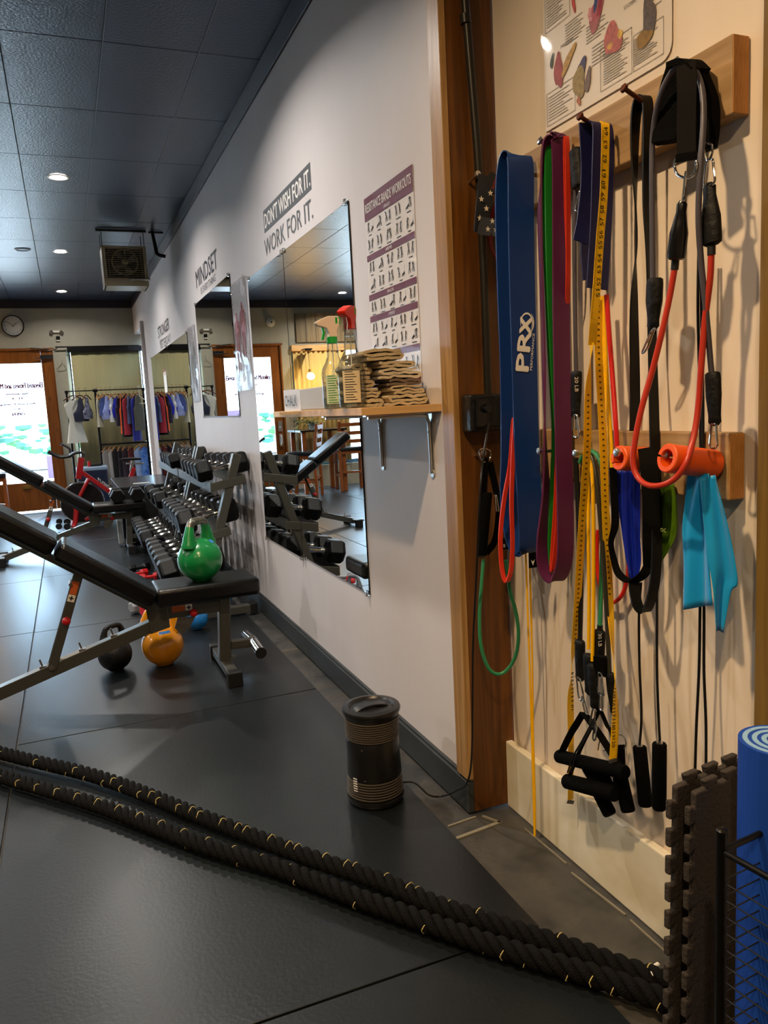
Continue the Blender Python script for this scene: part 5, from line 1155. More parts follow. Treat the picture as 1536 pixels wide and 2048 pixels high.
strap(t, 'handle_strap', [P(970, 915, Y=1.93), P(968, 960, Y=1.92), P(966, 1010, Y=1.915), P(962, 1090, Y=1.912)], .022, .003, WEB)
strap(t, 'handle_strap', [P(980, 925, Y=1.935), P(992, 980, Y=1.93), P(998, 1020, Y=1.92), P(990, 1080, Y=1.92), P(972, 1106, Y=1.915)], .020, .003, WEB)
cord(t, 'ring', [P(958, 905, Y=1.925), P(963, 920, Y=1.925), P(973, 924, Y=1.93), P(981, 914, Y=1.935), P(979, 901, Y=1.935), P(968, 897, Y=1.93), P(960, 899, Y=1.925)], .0022, CHROME, 4, 8, True)
carabiner(t, P(991, 992, Y=1.91), P(995, 1022, Y=1.91), .012)
foam_handle(t, P(1011, 1098, Y=1.80), P(1010, 1076, Y=1.80), .011, 'end_sleeve', metal=False)
m = M(); put_text(m, '30', P(1006, 1088, Y=1.786), (0, 0, -1), (1, 0, 0), h=.007); obj('weight_print', m, WHITE, t)
# 7 long black tag and thin yellow pair hanging to the floor
t = thing('loop_band', 'slim yellow tubing pair hanging almost to the floor below the blue band', 'resistance tube', tuple(P(1065, 1400, X=1.13)), GN)
for d_ in (0, 1):
    cord(t, 'tube', [P(1050+d_*8, 1080, X=1.125), P(1053+d_*7, 1150, X=1.125), P(1058+d_*6, 1300, X=1.125), P(1063+d_*3, 1450, X=1.125), P(1067+d_*3, 1600, X=1.125), P(1069+d_*1, 1672, X=1.125)], .0027, YT, 8, 8)
m = M(); m.box(P(1067, 1120, Y=1.72), (.028, .003, .040)); q = obj('cloth_tag', m, WEB, None); tag(q, 'small black cloth tag with a white mark under the blue band', 'tag')
m = M(); a = P(1066, 1128, Y=1.717); m.add([a+V(-.006, 0, .012), a+V(.006, 0, .012), a+V(0, 0, -.004), a+V(0, 0, .006)], [(0, 3, 2), (1, 2, 3)]); obj('tag_mark', m, WHITE, q)
# 8 dark tube with black sleeves right of the purple band
t = thing('resistance_tube', 'dark grey tube with a black 20 LB sleeve ending right of the purple band', 'resistance tube', tuple(P(1152, 700, X=1.13)), GN)
cover(t, P(1158, 375, X=1.12), P(1150, 296, X=1.12), .020, .018, 'foam_pad')
cord(t, 'tube', [P(1151, 380, X=1.13), P(1149, 460, X=1.13), P(1150, 600, X=1.13), P(1152, 745, X=1.13)], .0052, GYT)
carabiner(t, P(1161, 385, X=1.10), P(1155, 422, X=1.10), .013)
cover(t, P(1153, 742, X=1.12), P(1151, 838, X=1.12), .017, .014)
m = M(); put_text(m, '20 LB', P(1149, 754, Y=1.535), (0, 0, -1), (1, 0, 0), w=.034, h=.010); obj('weight_print', m, WHITE, t)
carabiner(t, P(1151, 832, X=1.10), P(1153, 874, X=1.10), .017)
# 9 navy folded band
NV = mat('band_navy', '#1a1c4c', .5, spec=.4)
t = thing('loop_band', 'navy blue flat band folded over the rusty bolt under the tape measure', 'resistance band', tuple(P(1195, 420, Y=1.47)), GN)
strap(t, 'band', [P(1186, 560, Y=1.50), P(1182, 470, Y=1.50), P(1188, 350, Y=1.49), P(1190, 262, Y=1.475), P(1200, 246, Y=1.46), P(1207, 262, Y=1.445), P(1205, 350, Y=1.44), P(1202, 450, Y=1.44), P(1194, 578, Y=1.44)], .055, .003, NV)
strap(t, 'loose_flap', [P(1172, 246, Y=1.475), P(1176, 350, Y=1.475), P(1168, 440, Y=1.475), P(1160, 484, Y=1.47)], .036, .003, NV, wd=(1, 0, .12))
# 10 tape measure
TAPE = mat('tape_yellow', '#f0bc06', .45); TINK = mat('tape_ink', '#2a2008', .6)
t = thing('tape_measure', 'long yellow cloth tape measure draped over the bolt, numbered in black', 'tape measure', tuple(P(1200, 500, Y=1.42)))
fr = [P(1208, 244, Y=1.432), P(1211, 262, Y=1.42), P(1208, 380, Y=1.418), P(1200, 480, Y=1.418), P(1193, 580, Y=1.418), P(1188, 640, Y=1.42), P(1184, 690, Y=1.43)]
w_ = .0205
strap(t, 'tape', fr, w_, .0008, TAPE, 10)
bk = [P(1184, 685, Y=1.43), P(1180, 730, Y=1.44), P(1176, 790, Y=1.45), P(1174, 900, Y=1.46), P(1164, 1050, Y=1.50), P(1156, 1190, Y=1.545), P(1149, 1290, Y=1.58), P(1143, 1340, Y=1.60), P(1141, 1400, Y=1.61), P(1142, 1500, Y=1.62), P(1141, 1600, Y=1.62)]
bw = [(.2, 1, 0), (.7, .7, 0), (1, .2, 0), (1, 0, 0), (1, 0, 0), (1, 0, 0), (1, .1, 0), (.5, .9, 0), (1, .1, 0), (1, .2, 0), (1, .2, .1)]
strap(t, 'tape', bk, w_, .0008, TAPE, 8, wd=bw)
rs = [P(1197, 600, Y=1.452), P(1197, 700, Y=1.45), P(1202, 800, Y=1.45), P(1207, 900, Y=1.45), P(1212, 1050, Y=1.45), P(1219, 1190, Y=1.45), P(1225, 1290, Y=1.41), P(1229, 1345, Y=1.375), P(1231, 1400, Y=1.36), P(1230, 1460, Y=1.355), P(1226, 1520, Y=1.35)]
strap(t, 'tape', rs, w_, .0008, TAPE, 8, wd=[(1, 0, 0)]*6+[(.8, .6, 0), (.5, .85, 0), (.9, .4, 0), (1, 0, 0), (1, 0, 0)])
def along(path, w, zt, zb_, fn, sub=12):
    Q = smooth([V(*p) for p in path], sub)
    for a, b in zip(Q, Q[1:]): fn(a, b)
def ticks(path, side, sp=.0025, ln=(.0035, .006), x=.0096, dy=.0012):
    m = M(); Q = smooth([V(*p) for p in path], 12); acc = 0; k = 0; left = 0
    for a, b in zip(Q, Q[1:]):
        L = (b-a).length; d = (b-a).normalized()
        while left < L:
            p = a+d*left; s = V(1, 0, 0); s = (s-d*s.dot(d)).normalized(); l_ = ln[1] if k % 5 == 0 else ln[0]; e = p+s*(side*x)+V(0, -dy, 0)
            m.add([e-d*.0003, e+d*.0003, e-s*side*l_+d*.0003, e-s*side*l_-d*.0003], [(0, 1, 2, 3)]); left += sp; k += 1
        left -= L
    return m
tk = ticks(fr[1:6], -1); o = obj('tick_marks', tk, TINK, t); o['kind'] = 'stuff'
tk = ticks(rs[8:], 1); o = obj('tick_marks', tk, TINK, t); o['kind'] = 'stuff'
m = M()
py = [262, 289, 317, 347, 369, 393, 418, 442, 468, 489, 515, 538, 562, 585]
for k, y in enumerate(py):
    n_ = 64-k; xx = 1211+(y-262)*(-16/320); c = P(xx+5, y+9, Y=1.4155); put_text(m, str(n_), c, (-.05, 0, 1), (-1, 0, -.05), w=.0165, h=.0095, bold=.0003)
for k, y in enumerate((1385, 1403, 1425, 1447, 1466, 1486)):
    n_ = 115+k; c = P(1224, y-8, Y=1.346); put_text(m, str(n_), c, (-.05, 0, -1), (1, 0, -.05), w=.020, h=.009, bold=.0003)
for k, y in enumerate((1347, 1362, 1378, 1395, 1412)):
    c = P(1147, y+7, Y=1.592); put_text(m, str(14-k), c, (0, 0, 1), (-1, -.1, 0), w=.014, h=.008, bold=.0003)
obj('numerals', m, TINK, t)
m = M()
def dashes(path, m, sp=.0125, dy=.0012, off=0):
    Q = smooth([V(*p) for p in path], 12); left = 0; k = 0
    for a, b in zip(Q, Q[1:]):
        L = (b-a).length; d = (b-a).normalized()
        while left < L:
            p = a+d*left+V(off, -dy, 0); s = V(1, 0, 0)
            for q in (-.0025, .0005): m.add([p+s*(q-.0004)-d*.002, p+s*(q+.0022)-d*.002, p+s*(q+.0022)+d*.002, p+s*(q-.0004)+d*.002], [(0, 1, 2, 3)])
            m.add([p+s*-.0022-d*.0004, p+s*.0022-d*.0004, p+s*.0022+d*.0004, p+s*-.0022+d*.0004], [(0, 1, 2, 3)])
            left += sp; k += 1
        left -= L
dashes(bk[2:7], m, .0128); dashes(rs[0:6], m, .0128)
obj('back_print', m, mat('tape_ink_brown', '#5a3a10', .7), t)
m = M(); c = P(1226, 1521, Y=1.348); m.box(c, (.021, .003, .008)); c = P(1141, 1604, Y=1.619); m.box(c, (.021, .003, .010), Matrix.Rotation(.35, 3, 'Y')); obj('metal_end', m, DULLM, t, bevel=.0005)
# 11 yellow and red tubes right of the tape
t = thing('resistance_tube', 'red tube running from behind the navy band to the first orange grip', 'resistance tube', tuple(P(1230, 700, X=1.13)), GN)
cord(t, 'tube', [P(1213, 590, X=1.13), P(1217, 650, X=1.13), P(1224, 740, X=1.13), P(1231, 840, X=1.12), P(1234, 893, X=1.12)], .0055, mat('tube_bright_red', '#c8201a', .35))
t = thing('resistance_tube', 'yellow tube beside the right strand of the tape measure', 'resistance tube', tuple(P(1213, 700, X=1.135)), GN)
for q in (0, 1): cord(t, 'tube', [P(1203+q*4, 592, X=1.14), P(1207+q*4, 680, X=1.14), P(1213+q*4, 800, X=1.14), P(1220+q*4, 900, X=1.14), P(1227+q*1, 990, X=1.14), P(1224, 1060, X=1.14)], .0038, YT)
# 12 long black flat band over the second bolt
t = thing('loop_band', 'long black flat band looped over the second bolt from the right', 'resistance band', tuple(P(1280, 700, Y=1.33)), GN)
BB = mat('band_black', '#070808', .5, spec=.3)
path = [P(1293, 196, Y=1.325), P(1296, 260, Y=1.32), P(1295, 400, Y=1.32), P(1300, 520, Y=1.32), P(1305, 700, Y=1.32), P(1310, 900, Y=1.30), P(1314, 1040, Y=1.28), P(1311, 1150, Y=1.275), P(1300, 1205, Y=1.28), P(1288, 1222, Y=1.29), P(1272, 1200, Y=1.31), P(1266, 1120, Y=1.37), P(1266, 980, Y=1.41), P(1270, 800, Y=1.40), P(1268, 620, Y=1.355), P(1272, 480, Y=1.355), P(1269, 300, Y=1.35), P(1275, 210, Y=1.345)]
strap(t, 'band', path, .025, .004, BB, 8, wd=[(1, 0, 0), (1, 0, 0), (1, .1, 0), (.9, .3, 0), (1, .2, 0), (1, 0, 0), (1, 0, 0), (1, 0, 0), (1, 0, 0), (1, 0, 0), (1, 0, 0), (1, 0, 0), (1, 0, 0), (1, 0, 0), (1, .3, 0), (.5, .8, 0), (.9, .3, 0), (1, 0, 0)], closed=True)
# 13 grey tube over the right bolt
t = thing('resistance_tube', 'dark grey tube over the right bolt with black 20 LB sleeves at both ends', 'resistance tube', tuple(P(1380, 300, X=1.09)), GN)
cord(t, 'tube', [P(1306, 558, X=1.10), P(1305, 470, X=1.10), P(1304, 360, X=1.10), P(1306, 270, X=1.10), P(1318, 200, X=1.09), P(1340, 150, X=1.09), P(1362, 128, X=1.09), P(1385, 135, X=1.10), P(1403, 175, X=1.10), P(1407, 240, X=1.09), P(1401, 330, X=1.08), P(1397, 430, X=1.08), P(1402, 520, X=1.09), P(1412, 620, X=1.10), P(1419, 700, X=1.11), P(1423, 745, X=1.115)], .0055, GYT)
cover(t, P(1310, 556, X=1.10), P(1306, 660, X=1.10), .020, .014)
strap(t, 'strap_end', [P(1306, 620, X=1.10), P(1306, 668, X=1.10)], .014, .003, WEB)
carabiner(t, P(1306, 660, X=1.095), P(1288, 704, X=1.095), .016, side=(0, .8, -.4))
cover(t, P(1425, 744, X=1.10), P(1430, 852, X=1.10), .0165, .013)
m = M(); put_text(m, '20 LB', P(1436, 756, Y=1.115), (.03, 0, -1), (1, 0, 0), w=.032, h=.009); obj('weight_print', m, WHITE, t)
carabiner(t, P(1428, 850, X=1.095), P(1427, 896, X=1.095), .014)
# 14 black ankle cuff pads
t = thing('ankle_cuff', 'bulky black padded ankle cuff with a strap and steel D ring on the right bolt', 'ankle strap', tuple(P(1375, 220, X=1.10)))
CUFF = mat('cuff_black', '#040404', .9, bump=.3, bscale=120, spec=.1)
strap(t, 'pad', [P(1352, 128, X=1.12), P(1343, 190, X=1.12), P(1338, 250, X=1.115), P(1332, 285, X=1.11)], [.025, .045, .052, .05], .022, CUFF, wd=(.35, -1, 0))
strap(t, 'pad', [P(1395, 150, X=1.125), P(1405, 210, X=1.125), P(1410, 260, X=1.12), P(1412, 300, X=1.12)], [.03, .05, .045, .03], .024, CUFF, wd=(.2, -1, 0))
strap(t, 'pad', [P(1350, 132, X=1.10), P(1378, 124, X=1.105), P(1400, 142, X=1.11)], .05, .01, CUFF, wd=(1, .1, .1))
strap(t, 'strap', [P(1372, 128, X=1.085), P(1374, 180, X=1.08), P(1373, 250, X=1.078), P(1373, 320, X=1.075)], .034, .004, mat('strap_dark', '#0b0807', .85, spec=.2), wd=(.5, -1, 0))
strap(t, 'stitched_end', [P(1373, 306, X=1.073), P(1372, 322, X=1.073)], .036, .008, WEB, wd=(.5, -1, 0))
q = [P(1352, 318, X=1.072), P(1349, 330, X=1.072), P(1354, 348, X=1.072), P(1370, 356, X=1.072), P(1386, 350, X=1.072), P(1393, 335, X=1.072), P(1392, 322, X=1.072)]
cord(t, 'd_ring', q, .0026, CHROME, 5, 10)
strap(t, 'side_strap', [P(1412, 240, X=1.11), P(1421, 270, X=1.11), P(1420, 296, X=1.11)], .02, .003, WEB, wd=(.5, -1, 0))
cord(t, 'd_ring', [P(1410, 286, X=1.10), P(1408, 300, X=1.10), P(1416, 322, X=1.10), P(1424, 308, X=1.10), P(1424, 292, X=1.10), P(1416, 285, X=1.10)], .002, CHROME, 4, 8, True)
# 15 red tube loop
t = thing('resistance_tube', 'red tube hanging in a deep loop across the orange grips', 'resistance tube', tuple(P(1300, 960, X=1.03)), GN)
cord(t, 'tube', [P(1350, 532, X=1.075), P(1340, 590, X=1.07), P(1325, 660, X=1.06), P(1305, 740, X=1.05), P(1285, 810, X=1.035), P(1272, 870, X=1.025), P(1266, 920, X=1.02), P(1274, 952, X=1.02), P(1295, 970, X=1.02), P(1325, 970, X=1.03), P(1352, 955, X=1.04), P(1372, 925, X=1.05), P(1386, 880, X=1.075), P(1396, 820, X=1.09), P(1402, 740, X=1.095), P(1410, 640, X=1.10), P(1420, 560, X=1.10), P(1423, 500, X=1.10)], .0058, RT_)
for a, b in ((P(1351, 518, X=1.075), P(1349, 540, X=1.075)), (P(1423, 488, X=1.10), P(1423, 510, X=1.10))): m = M(); m.cyl(a, b, .0072, n=14); obj('tube_collar', m, BRUB, t, True)
cover(t, P(1352, 520, X=1.072), P(1365, 400, X=1.072), .0165, .009, flat=.8, mt=mat('sleeve_gloss', '#0c0c0d', .25))
carabiner(t, P(1371, 348, X=1.066), P(1366, 402, X=1.068), .009, side=(.6, .8, 0))
cover(t, P(1425, 490, X=1.10), P(1418, 366, X=1.10), .020, .013)
carabiner(t, P(1420, 322, X=1.095), P(1419, 372, X=1.095), .019, side=(0, 1, 0))
# 16 orange grips
ORG = mat('grip_orange', '#e2560e', .4)
def fat_grip(a, b, r, label, ang):
    t = thing('fat_grip', label, 'bar grip', tuple(a), 'orange sleeve grips on the lower bolts')
    a, b = V(*a), V(*b); d = (b-a).normalized(); L = (b-a).length; x = d.cross(V(0, 0, 1)).normalized(); y = x.cross(d); ri = r*.58; n = 36; gap = .10; vs = []; fs = []
    prof = [(0, ri+.001), (0, r-.002), (.002, r), (L-.002, r), (L, r-.002), (L, ri)]
    for h, q in prof+[]:
        for i in range(n+1):
            th = ang+gap+(2*PI-2*gap)*i/n; vs.append(a+d*h+x*(q*math.cos(th))+y*(q*math.sin(th)))
    k = len(prof)
    for j in range(k):
        for i in range(n): p_ = j*(n+1)+i; q_ = ((j+1) % k)*(n+1)+i; fs.append((p_, p_+1, q_+1, q_))
    fs.append(tuple(j*(n+1) for j in range(k))); fs.append(tuple(reversed([j*(n+1)+n for j in range(k)])))
    m = M(); m.add(vs, fs); o = obj('sleeve', m, ORG, t, True)
    m = M()
    for f in (.45, .62, .78): p = a+d*(L*f); m.tube([p+(x*math.cos(q)+y*math.sin(q))*(r+.0004) for q in [math.radians(v) for v in range(200, 250, 10)]], .0007, 5)
    obj('molded_ridge', m, mat('grip_ridge', '#f08038', .4), t)
fat_grip(P(1237, 916, X=1.06), P(1237, 916, X=1.06)+V(.088, 0, -.010), .026, 'short orange foam grip on the lower bolt left of the red loop', math.radians(215))
fat_grip(P(1333, 916, X=1.035), P(1333, 916, X=1.035)+V(.112, -.004, -.020), .0275, 'orange grip cylinder with a slit on the rightmost lower bolt', math.radians(170))
# 17 therapy bands
def drape(name, rows, mt, label, group='stretch fabric bands on the lower board', cat='fabric band', amp=.004, k=5, cols=16):
    m = M(); n = len(rows)
    R = []
    ls = smooth([V(*r[0]) for r in rows], 6); rs_ = smooth([V(*r[1]) for r in rows], 6)
    for j, (a, b) in enumerate(zip(ls, rs_)):
        for i in range(cols+1):
            f = i/cols; p = a.lerp(b, f); ww = (b-a).length; d = (b-a).normalized(); nn = d.cross(V(0, 0, 1)).normalized()
            m.v.append(p-nn*(amp*math.sin(f*PI*k+j*.12)*min(1, ww/.04)+.010*math.sin(f*PI)))
    J = len(ls)
    m.f = [(j*(cols+1)+i, j*(cols+1)+i+1, (j+1)*(cols+1)+i+1, (j+1)*(cols+1)+i) for j in range(J-1) for i in range(cols)]
    return tag(obj(name, m, mt, None, 80, solid=.0012), label, cat, group)
CY = mat('band_cyan', '#0492d2', .42, spec=.4, sheen=.2)
c1_ = drape('cyan_band', [(P(1375, 948, X=1.10), P(1418, 948, X=1.10)), (P(1368, 1000, X=1.10), P(1415, 1000, X=1.105)), (P(1362, 1060, X=1.10), P(1416, 1060, X=1.11)), (P(1366, 1130, X=1.10), P(1420, 1120, X=1.11)), (P(1366, 1220, X=1.10), P(1426, 1210, X=1.11))], CY, 'bright cyan stretch fabric band hanging in two folds from the right orange grip', k=3)
c2_ = drape('hanging_fold', [(P(1398, 955, X=1.095), P(1430, 950, X=1.10)), (P(1402, 1000, X=1.09), P(1444, 1000, X=1.11)), (P(1408, 1060, X=1.09), P(1462, 1075, X=1.12)), (P(1416, 1120, X=1.09), P(1476, 1162, X=1.125)), (P(1426, 1180, X=1.095), P(1462, 1185, X=1.12)), (P(1432, 1262, X=1.10), P(1447, 1266, X=1.11))], CY, 'cyan stretch fabric, its longer pointed right fold', k=3)
c2_.parent = c1_; c2_.location = c2_.location-c1_.location
for k_ in ('label', 'category', 'group'): del c2_[k_]
drape('lime_band', [(P(1316, 965, X=1.13), P(1348, 965, X=1.13)), (P(1312, 1010, X=1.13), P(1352, 1010, X=1.135)), (P(1310, 1060, X=1.13), P(1352, 1060, X=1.14)), (P(1312, 1100, X=1.13), P(1340, 1095, X=1.14)), (P(1302, 1150, X=1.13), P(1316, 1135, X=1.14))], mat('band_lime', '#53780c', .4, spec=.5), 'lime green stretch fabric hanging between the grips', k=4)
drape('blue_band', [(P(1232, 938, X=1.10), P(1280, 940, X=1.115)), (P(1234, 1000, X=1.10), P(1282, 1000, X=1.12)), (P(1243, 1070, X=1.10), P(1282, 1070, X=1.12)), (P(1252, 1120, X=1.10), P(1283, 1120, X=1.12)), (P(1262, 1162, X=1.10), P(1275, 1164, X=1.11))], mat('band_satin_blue', '#0a1f8e', .3, spec=.6), 'shiny dark blue stretch fabric under the left orange grip', k=5)
m = M(); a = P(1324, 1062, Y=1.30); put_text(m, 'noc', P(1316, 1062, X=1.117), (0, -1, 0), (0, 0, 1), h=.008); o = obj('band_print', m, mat('lime_print', '#a8b860', .6), bpy.data.objects['lime_band'])
# black webbing loops under the left grip
t = thing('black_strap_loop', 'black webbing loop hanging around the dark blue fabric', 'strap', tuple(P(1230, 1100, X=1.10)), 'black straps on the lower board')
strap(t, 'loop', [P(1226, 935, X=1.09), P(1229, 1000, X=1.09), P(1230, 1050, X=1.09), P(1222, 1085, X=1.085), P(1228, 1120, X=1.09), P(1238, 1148, X=1.09), P(1262, 1162, X=1.10), P(1290, 1145, X=1.115), P(1305, 1100, X=1.13), P(1305, 1000, X=1.13), P(1300, 900, X=1.13)], [.016, .016, .016, .012, .014, .016, .014, .02, .026, .03, .03], .003, WEB, wd=(.7, -.7, 0))
m = M(); m.box(P(1296, 960, X=1.135), (.05, .045, .11)); 
t = thing('black_pouch_strap', 'broad black strap folded over the board between the two orange grips', 'strap', tuple(P(1290, 960, X=1.12)), 'black straps on the lower board')
strap(t, 'strap', [P(1293, 896, X=1.10), P(1298, 940, X=1.095), P(1302, 1000, X=1.10), P(1302, 1080, X=1.11), P(1296, 1130, X=1.12)], [.034, .034, .034, .034, .02], .006, mat('webbing_brown_black', '#070604', .85, spec=.15), wd=(.6, -.8, 0))

# 18 jump ropes
def jump_rope(pa, pb, ha, hb, label, loc, X=1.14):
    t = thing('jump_rope', label, 'jump rope', loc, 'black jump ropes on the near wall')
    for p in (pa, pb): cord(t, 'rope', p, .0029, BKT, 8, 8)
    for a, b in (ha, hb): foam_handle(t, a, b, .0155)
jump_rope([P(1282, 1165, X=1.14), P(1278, 1230, X=1.14), P(1279, 1330, X=1.14), P(1283, 1430, X=1.14), P(1279, 1494, X=1.14)], [P(1313, 1120, X=1.135), P(1314, 1230, X=1.135), P(1314, 1340, X=1.135), P(1317, 1430, X=1.135), P(1320, 1488, X=1.135)], (P(1279, 1492, X=1.14), P(1291, 1612, X=1.14)), (P(1319, 1486, X=1.125), P(1318, 1618, X=1.125)), 'black jump rope with two long foam handles hanging side by side', tuple(P(1300, 1400, X=1.14)))
jump_rope([P(1398, 480, X=1.14), P(1396, 620, X=1.14), P(1400, 800, X=1.145), P(1402, 1000, X=1.145), P(1400, 1222, X=1.145), P(1398, 1340, X=1.145), P(1393, 1450, X=1.145), P(1390, 1545, X=1.145)], [P(1403, 480, X=1.14), P(1403, 620, X=1.14), P(1406, 800, X=1.145), P(1406, 1000, X=1.145), P(1408, 1222, X=1.145), P(1408, 1340, X=1.145), P(1412, 1450, X=1.145), P(1412, 1555, X=1.145)], (P(1390, 1543, X=1.145), P(1392, 1640, X=1.145)), (P(1412, 1553, X=1.14), P(1412, 1650, X=1.14)), 'thin black jump rope whose handles drop behind the grey foam mats', tuple(P(1400, 1400, X=1.145)))

# 19 the handle cluster under the tape measure
CX = 1.125
t = thing('resistance_tube', 'green tube ending in a black 30 LB sleeve among the low handles', 'resistance tube', tuple(P(1200, 1100, X=CX)), GN)
cord(t, 'tube', [P(1160, 925, X=1.12), P(1170, 905, X=1.12), P(1188, 905, X=1.12), P(1203, 930, X=1.12), P(1208, 980, X=1.14), P(1205, 1080, X=1.14), P(1202, 1180, X=1.13), P(1200, 1252, X=1.12)], .0055, GT)
m = M(); m.cyl(P(1200, 1250, X=1.12), P(1200, 1262, X=1.12), .0068, n=14); obj('tube_collar', m, BRUB, t, True)
cover(t, P(1200, 1260, X=1.115), P(1197, 1352, X=1.115), .0165, .014)
m = M(); put_text(m, '30 LB', P(1196, 1268, Y=1.41), (0, 0, -1), (1, 0, 0), w=.030, h=.010); obj('weight_print', m, WHITE, t)
carabiner(t, P(1200, 1348, X=1.09), P(1202, 1390, X=1.09), .018); carabiner(t, P(1202, 1385, X=1.09), P(1202, 1420, X=1.09), .010)
t = thing('resistance_tube', 'dark olive tube ending low beside the tape end', 'resistance tube', tuple(P(1215, 1150, X=CX)), GN)
cord(t, 'tube', [P(1165, 930, X=1.125), P(1172, 905, X=1.125), P(1184, 915, X=1.12), P(1194, 970, X=1.115), P(1204, 1080, X=1.115), P(1212, 1200, X=1.115), P(1219, 1345, X=1.11)], .0055, OLT)
cover(t, P(1220, 1345, X=1.11), P(1228, 1430, X=1.11), .014, .010)
t = thing('resistance_tube', 'black tube with a black sleeve at the left of the low handles', 'resistance tube', tuple(P(1160, 1150, X=CX)), GN)
cord(t, 'tube', [P(1152, 915, X=1.13), P(1156, 1000, X=1.13), P(1162, 1150, X=1.125), P(1160, 1282, X=1.12)], .006, BKT)
cover(t, P(1160, 1280, X=1.115), P(1160, 1362, X=1.115), .0165, .014)
carabiner(t, P(1157, 1358, X=1.10), P(1164, 1402, X=1.10), .018); carabiner(t, P(1166, 1396, X=1.10), P(1174, 1428, X=1.10), .012, side=(0, 1, .2))
t = thing('resistance_tube', 'pair of bright yellow tubes ending in stacked black sleeves', 'resistance tube', tuple(P(1182, 1150, X=CX)), GN)
cord(t, 'tube', [P(1170, 910, X=1.115), P(1176, 960, X=1.115), P(1177, 1100, X=1.115), P(1178, 1200, X=1.115), P(1177, 1298, X=1.115)], .0042, YT)
cord(t, 'tube', [P(1172, 905, X=1.11), P(1184, 945, X=1.11), P(1187, 1050, X=1.108), P(1187, 1200, X=1.105), P(1185, 1322, X=1.10)], .0045, YT)
cover(t, P(1177, 1308, X=1.105), P(1180, 1390, X=1.105), .017, .015); cover(t, P(1184, 1328, X=1.09), P(1190, 1420, X=1.09), .0155, .013)
strap(t, 'sleeve_body', [P(1202, 1312, X=1.10), P(1202, 1350, X=1.10)], .03, .018, WEB, wd=(.6, -1, 0))
t = thing('loop_band', 'red tube loop showing low beside the green tube', 'resistance tube', tuple(P(1220, 1180, X=1.15)), GN)
cord(t, 'tube', [P(1196, 1060, X=1.165), P(1194, 1120, X=1.165), P(1202, 1180, X=1.165), P(1222, 1205, X=1.165), P(1244, 1190, X=1.165), P(1256, 1150, X=1.165), P(1258, 1100, X=1.165)], .005, mat('tube_bright_red'))
def d_handle(name_label, apex, la, ra, bar_a, bar_b, r, loc, w=.02):
    t = thing('tube_handle', name_label, 'handle', loc, 'black foam handles hanging low on the tubes')
    strap(t, 'strap', [apex, (apex+la)/2, la, bar_a+V(0, 0, -.01)], w, .003, WEB, wd=(1, -.3, .3))
    strap(t, 'strap', [apex, (apex+ra)/2, ra, bar_b+V(0, 0, -.01)], w, .003, WEB, wd=(1, -.3, -.3))
    foam_handle(t, bar_a, bar_b, r, 'foam_grip', metal=False); return t
t = d_handle('black handle with webbing triangle, upper of the low handles', P(1167, 1425, X=1.10), P(1140, 1470, X=1.08), P(1200, 1470, X=1.10), P(1116, 1512, X=1.075), P(1252, 1545, X=1.10), .0165, tuple(P(1180, 1500, X=1.09)))
carabiner(t, P(1188, 1420, X=1.085), P(1184, 1452, X=1.085), .013, mt=DULLM); carabiner(t, P(1192, 1448, X=1.085), P(1188, 1480, X=1.085), .008)
t = d_handle('black foam handle slung just below the upper one', P(1200, 1418, X=1.105), P(1160, 1500, X=1.085), P(1226, 1480, X=1.10), P(1132, 1562, X=1.08), P(1232, 1588, X=1.10), .0185, tuple(P(1180, 1570, X=1.09)), .010)
cord(t, 'thin_cord', [P(1186, 1440, X=1.08), P(1165, 1480, X=1.07), P(1148, 1510, X=1.065), P(1135, 1545, X=1.065)], .002, BKT)
cord(t, 'thin_cord', [P(1188, 1442, X=1.08), P(1175, 1470, X=1.07), P(1155, 1505, X=1.065), P(1142, 1545, X=1.065)], .002, BKT)
strap(t, 'pad', [P(1182, 1530, X=1.11), P(1200, 1560, X=1.11), P(1215, 1590, X=1.11)], .05, .012, FOAM, wd=(1, -.6, .2))
for k, (a, b, lb) in enumerate(((P(1190, 1570, X=1.12), P(1221, 1630, X=1.12), 'black foam handle end pointing down left under the tape end'), (P(1236, 1530, X=1.13), P(1257, 1624, X=1.13), 'black foam handle end pointing down, rightmost of the low handles'))):
    t = thing('tube_handle', lb, 'handle', tuple(b), 'black foam handles hanging low on the tubes'); foam_handle(t, a, b, .0165, 'foam_grip', metal=False)
    if k: strap(t, 'strap', [P(1236, 1490, X=1.12), P(1238, 1540, X=1.12)], .03, .003, WEB, wd=(1, -.5, 0)); cord(t, 'ring', [P(1226, 1480, X=1.12), P(1232, 1470, X=1.12), P(1246, 1472, X=1.12), P(1252, 1486, X=1.12), P(1248, 1497, X=1.12)], .0014, DULLM, 4, 8)
    else: cord(t, 'ring', [P(1196, 1500, X=1.12), P(1200, 1482, X=1.12), P(1210, 1482, X=1.12), P(1216, 1494, X=1.12), P(1208, 1502, X=1.12)], .0014, DULLM, 4, 8)

